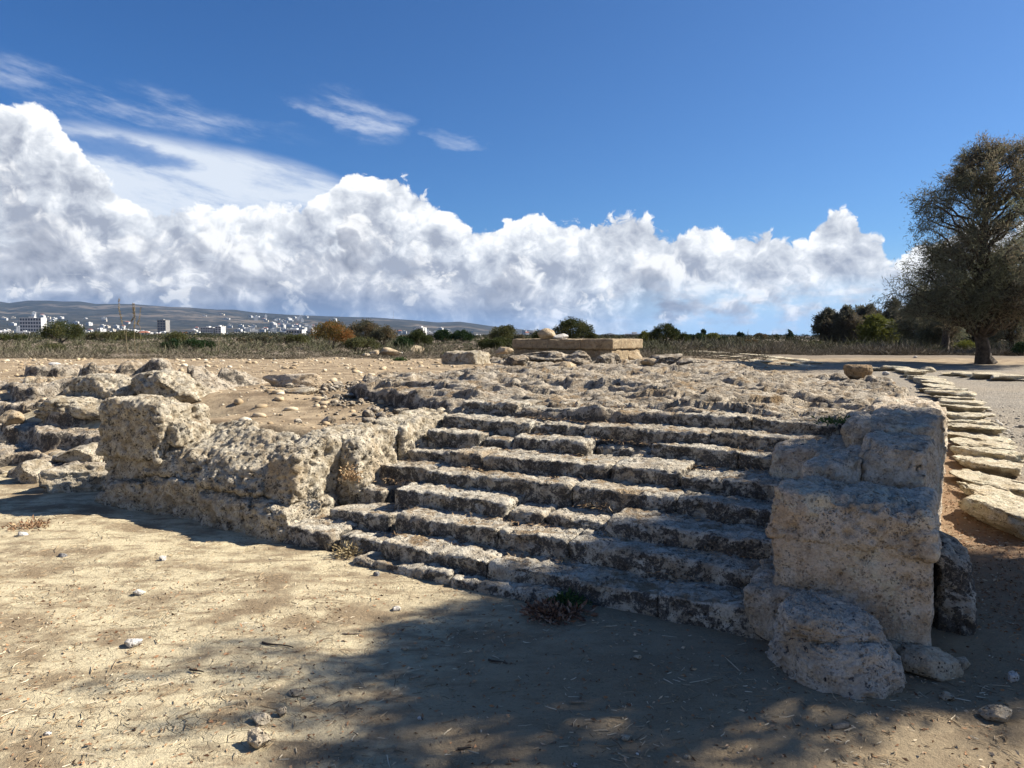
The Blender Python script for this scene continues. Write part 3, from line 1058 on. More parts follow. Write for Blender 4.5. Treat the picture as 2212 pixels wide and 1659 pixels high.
block_thing('edge_wall', 'long low limestone wall running back from the pier beside the dirt strip', 'wall', [
    (box8(-0.52, 0.03, 7.2, 8.3, -0.25, 0.98, dz=(0, -0.03, -0.03, 0)), 63, 0.024, 0.08, 1.0, 1.0, None),
    (box8(-0.55, -0.02, 8.32, 9.4, -0.2, 0.90, dz=(0, -0.03, -0.03, 0)), 64, 0.026, 0.08, 1.0, 1.0, None),
    (box8(-0.75, -0.15, 9.42, 10.6, -0.1, 0.86, dz=(0, -0.03, -0.06, 0)), 65, 0.028, 0.08, 1.0, 1.0, None),
], M_pier, (-0.3, 8.0, 0.3))

# left pier and wall: one tall corner block, a leaning slab, a lower course and the cheek of the stairs
block_thing('stone_pier', 'honeycombed limestone corner pier in sunlight at the left of the steps', 'pier', [
    (box8(-7.02, -6.12, 4.16, 4.74, 0.46, 1.00, dz=(0.01, -0.02, -0.08, -0.01), dv=(0.04, 0.02, 0, 0), du=(0, 0.03, 0, 0)), 71, 0.0115, 0.05, 0.85, 1.3, None),
    (box8(-6.30, -5.98, 4.24, 4.70, 0.60, 0.86, dz=(0.0, -0.08, -0.10, 0.0), dv=(0.02, 0.08, 0, 0)), 72, 0.0125, 0.06, 0.85, 1.3, None),
    (box8(-7.05, -6.35, 4.22, 5.0, -0.1, 0.55), 73, 0.014, 0.08, 0.85, 1.2, None),
    (box8(-6.98, -6.3, 4.10, 4.6, -0.1, 0.26, dz=(-.05, 0, 0, 0)), 74, 0.014, 0.09, 0.85, 1.0, None),
], M_wall, (-6.4, 4.5, 0.0))
block_thing('stone_wall', 'low pitted limestone wall with a sloping sunlit top left of the stair foot', 'wall', [
    (box8(-6.38, -5.50, 4.17, 4.85, 0.34, 0.54, dz=(0.04, -0.04, 0.28, 0.18), dv=(0.06, 0.10, 0, 0)), 75, 0.0125, 0.08, 0.85, 1.3, None),
    (box8(-5.52, -4.74, 4.10, 4.70, 0.32, 0.46, dz=(0.06, 0.0, 0.26, 0.32), dv=(0.10, 0.10, 0, 0)), 76, 0.0125, 0.08, 0.85, 1.3, None),
    (box8(-4.75, -4.42, 4.14, 4.72, 0.24, 0.62, dz=(-0.02, 0.0, 0.16, 0.14), dv=(0.10, 0.10, 0, 0)), 77, 0.0125, 0.06, 0.85, 1.2, None),
    (box8(-6.30, -5.40, 4.12, 4.9, -0.1, 0.31, dz=(0.02, 0, 0, 0)), 78, 0.013, 0.09, 0.85, 1.2, None),
    (box8(-5.42, -4.72, 4.06, 4.9, -0.1, 0.28, dz=(0.0, 0.03, 0, 0)), 79, 0.013, 0.09, 0.85, 1.2, None),
    (box8(-4.80, -4.36, 4.02, 4.7, -0.1, 0.25, dz=(0.03, 0.0, 0, 0)), 80, 0.014, 0.09, 1.0, 1.1, None),
    (box8(-4.62, -4.20, 4.72, 5.32, 0.1, 0.76, dz=(0.02, -0.08, 0.0, 0.02), du=(0, -0.05, -0.05, 0)), 81, 0.013, 0.08, 1.0, 1.2, None),
    (box8(-4.62, -4.16, 5.30, 6.25, 0.3, 0.82, dz=(0.0, -0.06, 0.0, 0.05), du=(0, -0.06, -0.03, 0)), 82, 0.018, 0.10, 1.0, 1.2, None),
], M_wall, (-5.3, 4.6, 0.0))


# ------------------------------------------------------------------ single stones
def stone(name, label, cat, X, Y, w, h, z=None, mat=None, seed=1, deep=0.85, rot=0.0, sub=4, cuts=13, cut=0.62, rough=0.13, pits=0.0, flat=0.35, group=None, sink=0.02, depth_off=0.0):
    """a loose stone whose foot is seen at X, Y; w, h are its size in the photograph"""
    p = at(X, Y, 0.0 if z is None else z)
    if z is None:
        for _ in range(6):
            p = at(X, Y, gz(p[0], p[1]))
    d = math.hypot(p[0], p[1])
    sz = (w * d / FPX, w * d / FPX * deep, h * d / FPX)
    v, f = rock_geo(sz, seed, sub, cuts, cut, rough, pits, flat)
    v = rotz(v, rot)
    o = mesh_obj(name, v, f, mat or M_loose)
    o.location = (p[0], p[1] + sz[1] * 0.35 + depth_off, p[2] - sink * sz[2])
    tag(o, label, cat, group)
    return o


# weathered column stump in front of the pier
def build_stump():
    q = at(1802, 1442, 0.0)
    root = empty('column_stump', q, 'round weathered column stump with black lichen spots in front of the shaded pier', 'column')
    th = np.linspace(0, 2 * np.pi, 129)[:-1]

    def lathe(zr, seed, sq, amp, cx=0.0, cy=0.0):
        zs, rs = zip(*zr)
        zz = np.concatenate([np.linspace(zs[i], zs[i + 1], 14)[:-1] for i in range(len(zs) - 1)] + [[zs[-1]]])
        rr = np.interp(np.arange(len(zz)) / 13.0, np.arange(len(rs)), rs)
        v = []
        for z_, r_ in zip(zz, rr):
            s = 1 + sq * np.cos(2 * th + seed) + 0.5 * sq * np.cos(3 * th + seed * 2)
            v.append(np.stack([cx + r_ * s * np.cos(th), cy + r_ * s * np.sin(th), np.full_like(th, z_)], 1))
        v = np.concatenate(v)
        n, m = len(zz), len(th)
        i = np.arange(n)[:, None] * m
        j = np.arange(m)[None]
        f = np.stack([i[:-1] + j, i[:-1] + (j + 1) % m, i[1:] + (j + 1) % m, i[1:] + j], -1).reshape(-1, 4)
        v[:, 2] += 0.028 * fbm(v * 5 + seed, 2) * (v[:, 2] > 0.05)
        v = v + vnormals(v, f) * karst(v, seed, amp, 1.3, 0.7)[:, None]
        v[:, 2] *= 0.86
        return v, f
    base = lathe([(-0.08, 0.282), (0.0, 0.285), (0.10, 0.268), (0.17, 0.238), (0.205, 0.205), (0.21, 0.12), (0.21, 0.001)], 3.0, 0.07, 0.8)
    drum = lathe([(0.14, 0.20), (0.19, 0.208), (0.25, 0.200), (0.295, 0.185), (0.322, 0.145), (0.332, 0.08), (0.335, 0.001)], 7.0, 0.09, 0.7, -0.035, 0.02)
    dv = drum[0]
    dv[:, 2] += np.clip((dv[:, 2] - 0.20) / 0.12, 0, 1) * (0.045 * dv[:, 1] / 0.2 - 0.025 * dv[:, 0] / 0.2 - 0.005)
    mesh_obj('base_moulding', base[0], base[1], M_stump, root)
    mesh_obj('drum', dv, drum[1], M_stump, root)


build_stump()

SOLO = [
    # name, label, category, X, Y, w, h, kwargs
    ('rock', 'flat sided grey brown stone leaning between the column stump and the pier foot', 'rock', 1952, 1440, 78, 60, dict(seed=2, deep=1.1)),
    ('rock', 'long pale stone lying right of the column stump', 'rock', 2027, 1468, 116, 60, dict(seed=3, deep=0.7, rot=-0.25)),
    ('stone', 'small round stone tucked against the right end of the long pale stone', 'stone', 2086, 1447, 30, 24, dict(seed=4)),
    ('stone', 'stubby white pebble at the right edge in tree shade', 'stone', 2193, 1474, 18, 22, dict(seed=5, mat=M_pale)),
    ('stone', 'pale orange rounded stone in the sun at the bottom right', 'stone', 2162, 1562, 58, 32, dict(seed=6, deep=0.7, rot=-0.3)),
    ('stone', 'small flat triangular stone on the shaded dirt right of the column stump', 'stone', 2050, 1514, 28, 16, dict(seed=7)),
    ('stone', 'chunky cream stone in sunlight, largest on the front dirt', 'stone', 553, 1622, 52, 42, dict(seed=8, deep=0.9, cuts=14, cut=0.6, rough=0.14, sub=5)),
    ('stone', 'flat topped stone at the edge of the tree shadow behind the chunky cream stone', 'stone', 558, 1567, 42, 22, dict(seed=9, deep=0.7, cut=0.6)),
    ('stone', 'tilted narrow stone right of the flat topped one at the shadow edge', 'stone', 606, 1549, 24, 22, dict(seed=10)),
    ('stone', 'smooth oval stone lying wholly in the tree shadow', 'stone', 637, 1505, 32, 16, dict(seed=11, rough=0.05, cuts=3)),
    ('stone', 'jagged cream stone in a scatter of crumbs on the sunlit dirt', 'stone', 284, 1399, 34, 18, dict(seed=12, mat=M_pale)),
    ('stone', 'rounded cream stone in the middle of the sunlit dirt at the left', 'stone', 297, 1287, 24, 14, dict(seed=13, mat=M_pale)),
    ('stone', 'small square white stone on the sunlit dirt below the wall shadow', 'stone', 349, 1212, 14, 12, dict(seed=14, mat=M_pale, sub=3)),
    ('stone', 'flat dark grey pebble on the sunlit dirt at the left', 'stone', 131, 1204, 20, 8, dict(seed=15, mat=M_grey, sub=3)),
    ('stone', 'small cream pebble near the left edge by the wall shadow', 'stone', 46, 1158, 18, 9, dict(seed=16, mat=M_pale, sub=3)),
    ('stone', 'tiny white pebble at the bottom left of the dirt', 'stone', 100, 1589, 14, 7, dict(seed=17, mat=M_pale, sub=3)),
    ('stone', 'grey blue pebble just below the foundation ledge of the stairs', 'stone', 812, 1245, 15, 11, dict(seed=18, mat=M_grey, sub=3)),
    ('stone', 'flat cream chip on the dirt between the steps and the tree shadow', 'stone', 855, 1320, 22, 10, dict(seed=19, mat=M_pale, sub=3)),
    ('stone', 'pale pebble in the middle of the tree shadow, nearest the stairs', 'stone', 876, 1405, 14, 9, dict(seed=20, sub=3)),
    ('stone', 'pinkish chip in the tree shadow right of the pale pebble', 'stone', 916, 1422, 16, 10, dict(seed=21, sub=3)),
    ('stone', 'white pebble low in the tree shadow near the bottom middle', 'stone', 908, 1556, 14, 8, dict(seed=22, mat=M_pale, sub=3)),
    ('stone', 'rounded pale pebble in the shade left of the column stump', 'stone', 1378, 1424, 17, 10, dict(seed=23, sub=3)),
    ('stone', 'flat pale stone on the half shaded dirt at the bottom right of centre', 'stone', 1352, 1600, 20, 11, dict(seed=24, sub=3)),
    ('stone', 'small dark edged pebble below the column stump at the bottom', 'stone', 1486, 1641, 16, 10, dict(seed=25, sub=3)),
    ('stone', 'grey pebble at the bottom edge left of the column stump', 'stone', 1241, 1657, 16, 8, dict(seed=26, mat=M_pale, sub=3)),
    ('boulder', 'big squat tan boulder at the back of the dirt terrace', 'boulder', 838, 771, 56, 26, dict(seed=31, mat=M_boulder, deep=0.7, cut=0.62)),
    ('boulder', 'small brown boulder leaning on the left of the big squat one', 'boulder', 806, 770, 24, 17, dict(seed=32, mat=M_boulder)),
    ('boulder', 'pointed tan boulder standing right of the big squat one', 'boulder', 897, 768, 36, 28, dict(seed=33, mat=M_boulder, cut=0.55, cuts=7)),
    ('stone', 'white stone wedged beside the big squat boulder', 'stone', 866, 768, 9, 10, dict(seed=34, mat=M_pale, sub=3)),
    ('stone', 'pinkish stone left of the boulder group at the back of the terrace', 'stone', 789, 772, 18, 12, dict(seed=35, sub=3)),
    ('boulder', 'dark brown block half hidden in the scrub left of the orange bush', 'boulder', 613, 753, 13, 9, dict(seed=36, mat=M_boulder, sub=3)),
    ('boulder', 'smooth rounded grey boulder lying in front of the squared block left of the altar', 'boulder', 1066, 806, 50, 19, dict(seed=37, mat=M_grey, rough=0.05, cuts=3, deep=0.7, rot=-0.3, z=0.88)),
    ('rock', 'grey brown slab of fallen masonry lying on the left terrace', 'rock', 628, 836, 132, 34, dict(seed=38, mat=M_stump, deep=0.42, rot=0.12, cut=0.55, cuts=12)),
    ('rock', 'low jagged rock in front of the fallen slab', 'rock', 645, 866, 78, 34, dict(seed=39, mat=M_wall, pits=0.5)),
    ('stone', 'tan stone lying on the dirt right of the left pier', 'stone', 617, 933, 36, 24, dict(seed=40)),
    ('stone', 'pale flat stone at the far left of the terrace edge', 'stone', 114, 791, 21, 9, dict(seed=41, mat=M_pale, rough=0.05, cuts=3)),
    ('boulder', 'honey coloured rounded boulder at the foot of the broken terrace edge', 'boulder', 50, 886, 40, 36, dict(seed=42, mat=M_boulder, z=0.45)),
    ('boulder', 'honey coloured stone at the left edge below the broken terrace', 'boulder', 18, 918, 42, 32, dict(seed=43, mat=M_boulder, z=0.38)),
    ('boulder', 'large faceted grey boulder left of the tall corner pier', 'boulder', 165, 950, 70, 58, dict(seed=44, mat=M_wall, cut=0.62, z=0.22, sub=5, pits=0.3)),
    ('boulder', 'pale boulder with a rounded back beside the faceted grey one', 'boulder', 112, 942, 66, 54, dict(seed=45, mat=M_wall, z=0.26, sub=5, pits=0.4)),
    ('boulder', 'low weathered boulder at the front left corner of the rubble', 'boulder', 58, 1044, 72, 50, dict(seed=46, mat=M_wall, sub=5, pits=0.3)),
    ('rock', 'small leaning rock between the rubble boulders', 'rock', 100, 1030, 26, 32, dict(seed=47, mat=M_wall)),
    ('rock', 'rough ledge of rock joined to the foot of the left pier', 'rock', 160, 1066, 150, 64, dict(seed=48, mat=M_wall, sub=5, pits=0.6, deep=0.6, z=0.0)),
    ('rock', 'broken boulder above the rough ledge at the left of the pier', 'rock', 165, 1010, 110, 50, dict(seed=49, mat=M_wall, sub=5, pits=0.6, z=0.12)),
    ('rock', 'humped limestone outcrop on the terrace behind the left pier', 'rock', 345, 872, 190, 82, dict(seed=50, mat=M_wall, sub=6, pits=0.55, deep=0.8, z=0.72, rough=0.16)),
    ('rock', 'jagged outcrop left of the humped one at the terrace edge', 'rock', 205, 880, 165, 76, dict(seed=51, mat=M_wall, sub=6, pits=0.7, deep=0.7, z=0.62, rough=0.16)),
    ('rock', 'pale weathered ledge running below the outcrops to the left pier', 'rock', 165, 905, 170, 48, dict(seed=52, mat=M_wall, sub=6, pits=0.7, deep=0.6, z=0.5, rough=0.16)),
    ('rock', 'broken rock at the left edge of the terrace', 'rock', 35, 850, 90, 34, dict(seed=53, mat=M_wall, sub=5, pits=0.6, z=0.6)),
    ('rock', 'low brown block on the platform left of the bowl shaped boulder', 'rock', 1717, 836, 40, 14, dict(seed=55, mat=M_boulder, z=0.9)),
    ('stone', 'white pebble on bare earth beside the scrub near the big tree', 'stone', 1978, 774, 7, 6, dict(seed=56, mat=M_pale, sub=3)),
    ('rock', 'flat topped stone on the gravel near the big tree', 'rock', 2011, 804, 28, 13, dict(seed=57, mat=M_kerb)),
    ('stone', 'pale grey stone on the gravel right of the bowl shaped boulder', 'stone', 1917, 811, 14, 10, dict(seed=58, mat=M_pale, sub=3)),
    ('stone', 'tan stone on the needle bed between pier and kerb', 'stone', 2063, 945, 20, 15, dict(seed=59, sub=3)),
]


def build_solo():
    for name, lab, cat, X, Y, w, h, kw in SOLO:
        stone(name, lab, cat, X, Y, w, h, **kw)
    # rubble of the fallen masonry in front of the altar
    A = [(1180, 786, 118, 34, 'long humped boulder with pits lying in front of the altar', 0.95, 5, 101),
         (1248, 792, 66, 42, 'tallest rounded boulder in front of the altar', 0.95, 5, 102),
         (1316, 792, 60, 36, 'pale rounded boulder at the right hand corner of the altar', 0.95, 5, 103),
         (1118, 790, 52, 28, 'lumpy boulder at the left end of the row before the altar', 0.95, 5, 104),
         (1215, 797, 66, 20, 'low eroded rock between the boulders in front of the altar', 0.93, 4, 105),
         (1366, 782, 50, 30, 'crumbling rock against the right flank of the altar', 0.95, 4, 106),
         (1440, 792, 74, 34, 'broad rough boulder on the rock platform right of the altar', 0.93, 5, 107),
         (1405, 792, 40, 22, 'small rough boulder between the broad one and the altar', 0.93, 4, 108),
         (1492, 795, 58, 26, 'weathered boulder at the right end of the row beyond the platform', 0.92, 5, 109),
         (1090, 764, 40, 18, 'lump of rock lying on top of the squared block left of the altar', 1.20, 4, 110)]
    for X, Y, w, h, lab, z, sub, sd in A:
        stone('boulder', lab, 'boulder', X, Y, w, h, z=z, mat=M_bed if sub == 5 else M_boulder, seed=sd, sub=sub, pits=0.35 if sub == 5 else 0.2, deep=0.8)


build_solo()


def build_bowl():
    p = at(1860, 828, 0.88)
    a = np.linspace(0, 6.283, 9)[:-1]
    bu, bv = w2uv(p[0] + 0.09 * np.cos(a), p[1] + 0.1 + 0.09 * np.sin(a))
    z = float(np.median(bed_h(bu, bv)))
    v, f = rock_geo((1, 0.9, 0.70), 57, 5, 5, 0.80, 0.15, 0.5, 0.12)
    t = v[:, 2] / 0.70
    v[:, :2] *= (0.74 + 0.34 * ss(0.0, 0.8, t) + 0.25 * ss(0.55, 1.0, t))[:, None]
    v[:, 2] = np.where(v[:, 2] > 0.57, 0.57 + (v[:, 2] - 0.57) * 0.2, v[:, 2])
    w = 62 * p[1] / FPX
    o = mesh_obj('boulder', v * w, f, M_brown)
    o.location = (p[0], p[1] + 0.1, z - 0.035)
    tag(o, 'bowl shaped boulder, undercut at its foot, on the right of the rock platform', 'boulder')


build_bowl()
block_thing('stone_block', 'squared dark limestone block standing left of the altar with a lump on top', 'block', [
    (box8(-10.72, -9.72, 15.05, 15.8, 0.75, 1.20), 111, 0.04, 0.10, 1.2, 1.0, None)], M_wall, (-10.2, 15.4, 0.9))


def build_altar():
    c = far(1323.5, 733, 17.6)
    cu, cv = w2uv(c[0], c[1])
    L, W = 2.75, 2.05
    top, mid = 1.522, 1.287
    o = uv2w([cu - L / 2, cv + W / 2, 0.9])
    root = empty('stone_altar', o, 'low rectangular altar of ochre stone with a thick overhanging slab, behind the platform boulders', 'altar')

    def part(name, cs, seed, r, amp, res=0.035, pits=0.8):
        p, f = stone_block(cs, seed, res, r, amp, pits)
        return mesh_obj(name, p - o, f, M_altar, root)
    # slab in three long stones
    n = [(-L, -1.72), (-1.715, -0.82), (-0.815, 0.0)]
    for i, (a, b) in enumerate(n):
        part('slab', box8(cu + a, cu + b, cv, cv + W, mid, top - 0.006 * (i == 1)), 120 + i, 0.022, 0.35)
    part('base', box8(cu - L + 0.05, cu - 0.05, cv + 0.05, cv + W - 0.05, 0.6, mid - 0.022), 125, 0.03, 0.7)
    part('joint_bed', box8(cu - L + 0.10, cu - 0.10, cv + 0.10, cv + W - 0.10, mid - 0.06, mid + 0.03), 126, 0.01, 0.1)
    for X, w, h, lab, m, sd in [(1181, 40, 30, 'rough tan lump of rock standing on the left half of the altar slab', M_boulder, 130), (1209, 38, 16, 'smooth white boulder lying on the altar slab', M_pale, 131)]:
        p = far(X, 733, 18.6)
        sz = (w * 18.6 / FPX, w * 18.6 / FPX * 0.7, h * 18.6 / FPX)
        v, f = rock_geo(sz, sd, 4, 7, 0.7, 0.08)
        b = mesh_obj('rock', v, f, m)
        b.location = (p[0], p[1], top - 0.01)
        tag(b, lab, 'rock')


build_altar()


# ------------------------------------------------------------------ kerbs of flat stones along the gravel path
def build_kerbs():
    rg = np.random.default_rng(21)
    # centre X, centre Y, width, (all in the photograph) of the near row, nearest first
    near = [(2186, 1128, 96), (2178, 1085, 86), (2160, 1048, 90), (2150, 1012, 94), (2141, 985, 100), (2130, 966, 98), (2122, 948, 106),
            (2112, 931, 100), (2104, 916, 92), (2096, 903, 88), (2088, 890, 82), (2080, 877, 74), (2072, 866, 66), (2062, 855, 62), (2050, 846, 60),
            (2040, 838, 56), (2026, 830, 52), (2012, 823, 48), (1996, 816, 44), (1980, 810, 40), (1964, 805, 36)]
    words = ['first', 'second', 'third', 'fourth', 'fifth', 'sixth', 'seventh', 'eighth', 'ninth', 'tenth', 'eleventh', 'twelfth', 'thirteenth', 'fourteenth',
             'fifteenth', 'sixteenth', 'seventeenth', 'eighteenth', 'nineteenth', 'twentieth', 'last']
    looks = ['big rounded', 'thick blocky', 'flat oval', 'broad flat', 'broad flat', 'thin wide', 'thin wide', 'pale flat', 'narrow flat', 'pale thin', 'pale thin']
    for i, (X, Y, w) in enumerate(near):
        p = at(X, Y, 0.1)
        for _ in range(8):
            p = at(X, Y, gz(p[0], p[1]) + 0.06)
        d = p[1]
        sx = w * d / FPX * 1.14
        if i + 1 < len(near):
            q = at(*near[i + 1][:2], 0.1)
            for _ in range(8):
                q = at(*near[i + 1][:2], gz(q[0], q[1]) + 0.06)
            gap = abs(q[1] - p[1])
        sy = min(max(0.26, gap * 1.9), 1.1)
        h = 0.20 if i == 0 else 0.13 + rg.uniform(-0.02, 0.025)
        v, f = rock_geo((sx, sy, h + 0.16), 300 + i, 5 if i < 10 else 4, 16, 0.62, 0.10, 0.0, 0.0)
        # flatten the top, fray the outline
        k = v[:, 2] > h
        v[:, 2] = np.where(k, h + (v[:, 2] - h) * 0.12, v[:, 2])
        nn = vnormals(v, f)
        v = v + nn * np.array([1, 1, 0.45]) * (0.060 * fbm(v * np.array([5, 5, 16]) + i * 3.3, 4, 0.62))[:, None]
        v = rotz(v, math.radians(-8) + rg.uniform(-0.16, 0.16))
        o = mesh_obj('kerb_stone', v, f, M_kerb)
        o.location = (p[0], p[1] + 0.1, gz(p[0], p[1]) - 0.035)
        o.rotation_euler = (rg.uniform(-.05, .05), rg.uniform(-.05, .05), 0)
        lk = looks[i] if i < len(looks) else 'small flat'
        tag(o, f'{lk} kerb stone, {words[i]} from the near end beside the dirt strip', 'kerb stone', 'flat stones edging the gravel path')
    protos = []
    for k in range(5):
        v, f = rock_geo((0.95, 0.5, 0.16), 340 + k, 4, 12, 0.62, 0.06, 0, 0)
        protos.append((v, f))
    made = {}

    def row(pts, n, group, label, zoff=0.03, sc=1.0):
        t = np.linspace(0, len(pts) - 1, n)
        for q in t:
            X = np.interp(q, range(len(pts)), [a[0] for a in pts])
            Y = np.interp(q, range(len(pts)), [a[1] for a in pts]) + rg.uniform(-0.5, 0.5)
            p = at(X, Y, 0.75)
            for _ in range(8):
                p = at(X, Y, gz(p[0], p[1]) + zoff)
            k = int(rg.integers(5))
            if k not in made:
                o = mesh_obj('kerb_stone', protos[k][0], protos[k][1], M_kerb)
                made[k] = o
            else:
                o = made[k].copy()
                COL.objects.link(o)
            s = sc * rg.uniform(0.75, 1.25)
            o.scale = (s, s, s * rg.uniform(0.8, 1.2))
            o.location = (p[0], p[1], gz(p[0], p[1]) - 0.03)
            o.rotation_euler = (0, 0, rg.uniform(-0.3, 0.3))
            tag(o, label, 'kerb stone', group)
    row([(1888, 795), (1921, 796), (1955, 798), (1990, 800)], 6, 'flat stones behind the bowl shaped boulder', 'flat pale stone in the short kerb behind the bowl shaped boulder', 0.06, 0.75)
    row([(2068, 806), (2100, 809), (2140, 812), (2180, 815), (2220, 818)], 7, 'flat stones below the big tree', 'flat kerb stone at the far side of the gravel below the big tree', 0.05, 0.8)
    row([(1481, 757), (1560, 762), (1640, 768), (1700, 774), (1760, 783)], 24, 'kerb stones along the far edge of the path', 'thin pale kerb stone on the far edge of the path in front of the scrub', 0.04, 0.6)
    row([(1500, 764), (1590, 771), (1640, 778), (1690, 783), (1740, 789)], 12, 'kerb stones along the near edge of the path', 'low dark sided kerb stone on the near edge of the path behind the platform', 0.04, 0.55)


build_kerbs()


# ------------------------------------------------------------------ uncounted small things lying about
def scatter(name, geo, pos, mat, rg, smin, smax, flat_rot=False, label=None):
    """many copies of small pieces joined in one mesh"""
    parts_v, parts_f, off = [], [], 0
    for i, p in enumerate(pos):
        v, f = geo[i % len(geo)]
        q = rotz(v * rg.uniform(smin, smax), rg.uniform(0, 6.28)) + p
        parts_v.append(q)
        parts_f.append(f + off)
        off += len(v)
    o = mesh_obj(name, np.concatenate(parts_v), np.concatenate(parts_f), mat)
    tag(o, kind='stuff')
    return o


def ground_points(x, y):
    return np.stack([x, y, ground_h(x, y)], 1)


def build_rubble():
    rg = np.random.default_rng(77)
    geo = [rock_geo((1, rg.uniform(0.6, 0.9), rg.uniform(0.35, 0.6)), 400 + k, 2, 6, 0.72, 0.12, 0, 0.3) for k in range(12)]
    # terrace rubble: thick near the rock, thin elsewhere
    n = 9500
    u = rg.uniform(-28, -3.8, n)
    v = 5.3 + (rg.uniform(0, 1, n) ** 1.3) * 19
    x = u * UX + v * VX
    y = u * UY + v * VY
    k = (y < 27) & (y > 5)
    P = ground_points(x[k], y[k])
    s = rg.pareto(2.1, len(P)) * 0.026 + 0.018
    s = np.minimum(s, 0.17)
    parts_v, parts_f, off = [], [], 0
    for i, p in enumerate(P):
        a, f = geo[i % 12]
        parts_v.append(rotz(a * s[i], rg.uniform(0, 6.28)) + p - np.array([0, 0, 0.1 * s[i]]))
        parts_f.append(f + off)
        off += len(a)
    tag(mesh_obj('rubble', np.concatenate(parts_v), np.concatenate(parts_f), islands('rubble stones', (0.30, 0.22, 0.13), (0.46, 0.36, 0.23), (0.60, 0.54, 0.42))), kind='stuff')
    # broken slope at the far left, chunks between the boulders
    n = 150
    u = rg.uniform(-13.5, -7.3, n)
    v = rg.uniform(4.3, 7.2, n)
    v = np.where(u > -8.3, 4.3 + (v - 4.3) * 0.5, v)
    P = ground_points(u * UX + v * VX, u * UY + v * VY)
    s = np.minimum(rg.pareto(2.0, n) * 0.06 + 0.05, 0.34)
    geo2 = [rock_geo((1, rg.uniform(0.7, 0.95), rg.uniform(0.5, 0.8)), 430 + k, 3, 8, 0.70, 0.14, 0.25, 0.2) for k in range(10)]
    parts_v, parts_f, off = [], [], 0
    for i, p in enumerate(P):
        a, f = geo2[i % 10]
        parts_v.append(rotz(a * s[i], rg.uniform(0, 6.28)) + p - np.array([0, 0, 0.15 * s[i]]))
        parts_f.append(f + off)
        off += len(a)
    tag(mesh_obj('rubble', np.concatenate(parts_v), np.concatenate(parts_f), M_wall), kind='stuff')
    # rubble on the dirt between wall and rock, and along the edge of the bare rock
    n = 700
    v = rg.uniform(5.4, 9.0, n)
    u = ul_of(v) + rg.normal(-0.35, 0.55, n)
    P = ground_points(u * UX + v * VX, u * UY + v * VY)
    s = np.minimum(rg.pareto(2.2, n) * 0.03 + 0.03, 0.16)
    parts_v, parts_f, off = [], [], 0
    for i, p in enumerate(P):
        a, f = geo2[i % 10]
        parts_v.append(rotz(a * s[i], rg.uniform(0, 6.28)) + p - np.array([0, 0, 0.12 * s[i]]))
        parts_f.append(f + off)
        off += len(a)
    tag(mesh_obj('rubble', np.concatenate(parts_v), np.concatenate(parts_f), M_bed), kind='stuff')
    # pale gravel stones heaped along the right, and pebbles on the front dirt
    n = 2600
    v = rg.uniform(10.5, 21, n)
    u = ub_of(v) + 0.1 + np.abs(rg.normal(0, 1.0, n))
    P = ground_points(u * UX + v * VX, u * UY + v * VY)
    x = rg.uniform(-6, 4.5, 900)
    y = rg.uniform(2.5, 8, 900)
    uu, vv = w2uv(x, y)
    k = (vv < 4.0) | (uu > 0.2)
    P2 = ground_points(x[k], y[k])
    PP = np.concatenate([P, P2])
    s = np.concatenate([np.minimum(rg.pareto(2.4, n) * 0.025 + 0.018, 0.12), np.minimum(rg.pareto(2.5, len(P2)) * 0.004 + 0.004, 0.022)])
    parts_v, parts_f, off = [], [], 0
    for i, p in enumerate(PP):
        a, f = geo[i % 12]
        parts_v.append(rotz(a * s[i], rg.uniform(0, 6.28)) + p - np.array([0, 0, 0.06 * s[i]]))
        parts_f.append(f + off)
        off += len(a)
    tag(mesh_obj('gravel', np.concatenate(parts_v), np.concatenate(parts_f), islands('gravel stones', (0.24, 0.21, 0.17), (0.44, 0.39, 0.31), (0.62, 0.58, 0.50))), kind='stuff')


build_rubble()


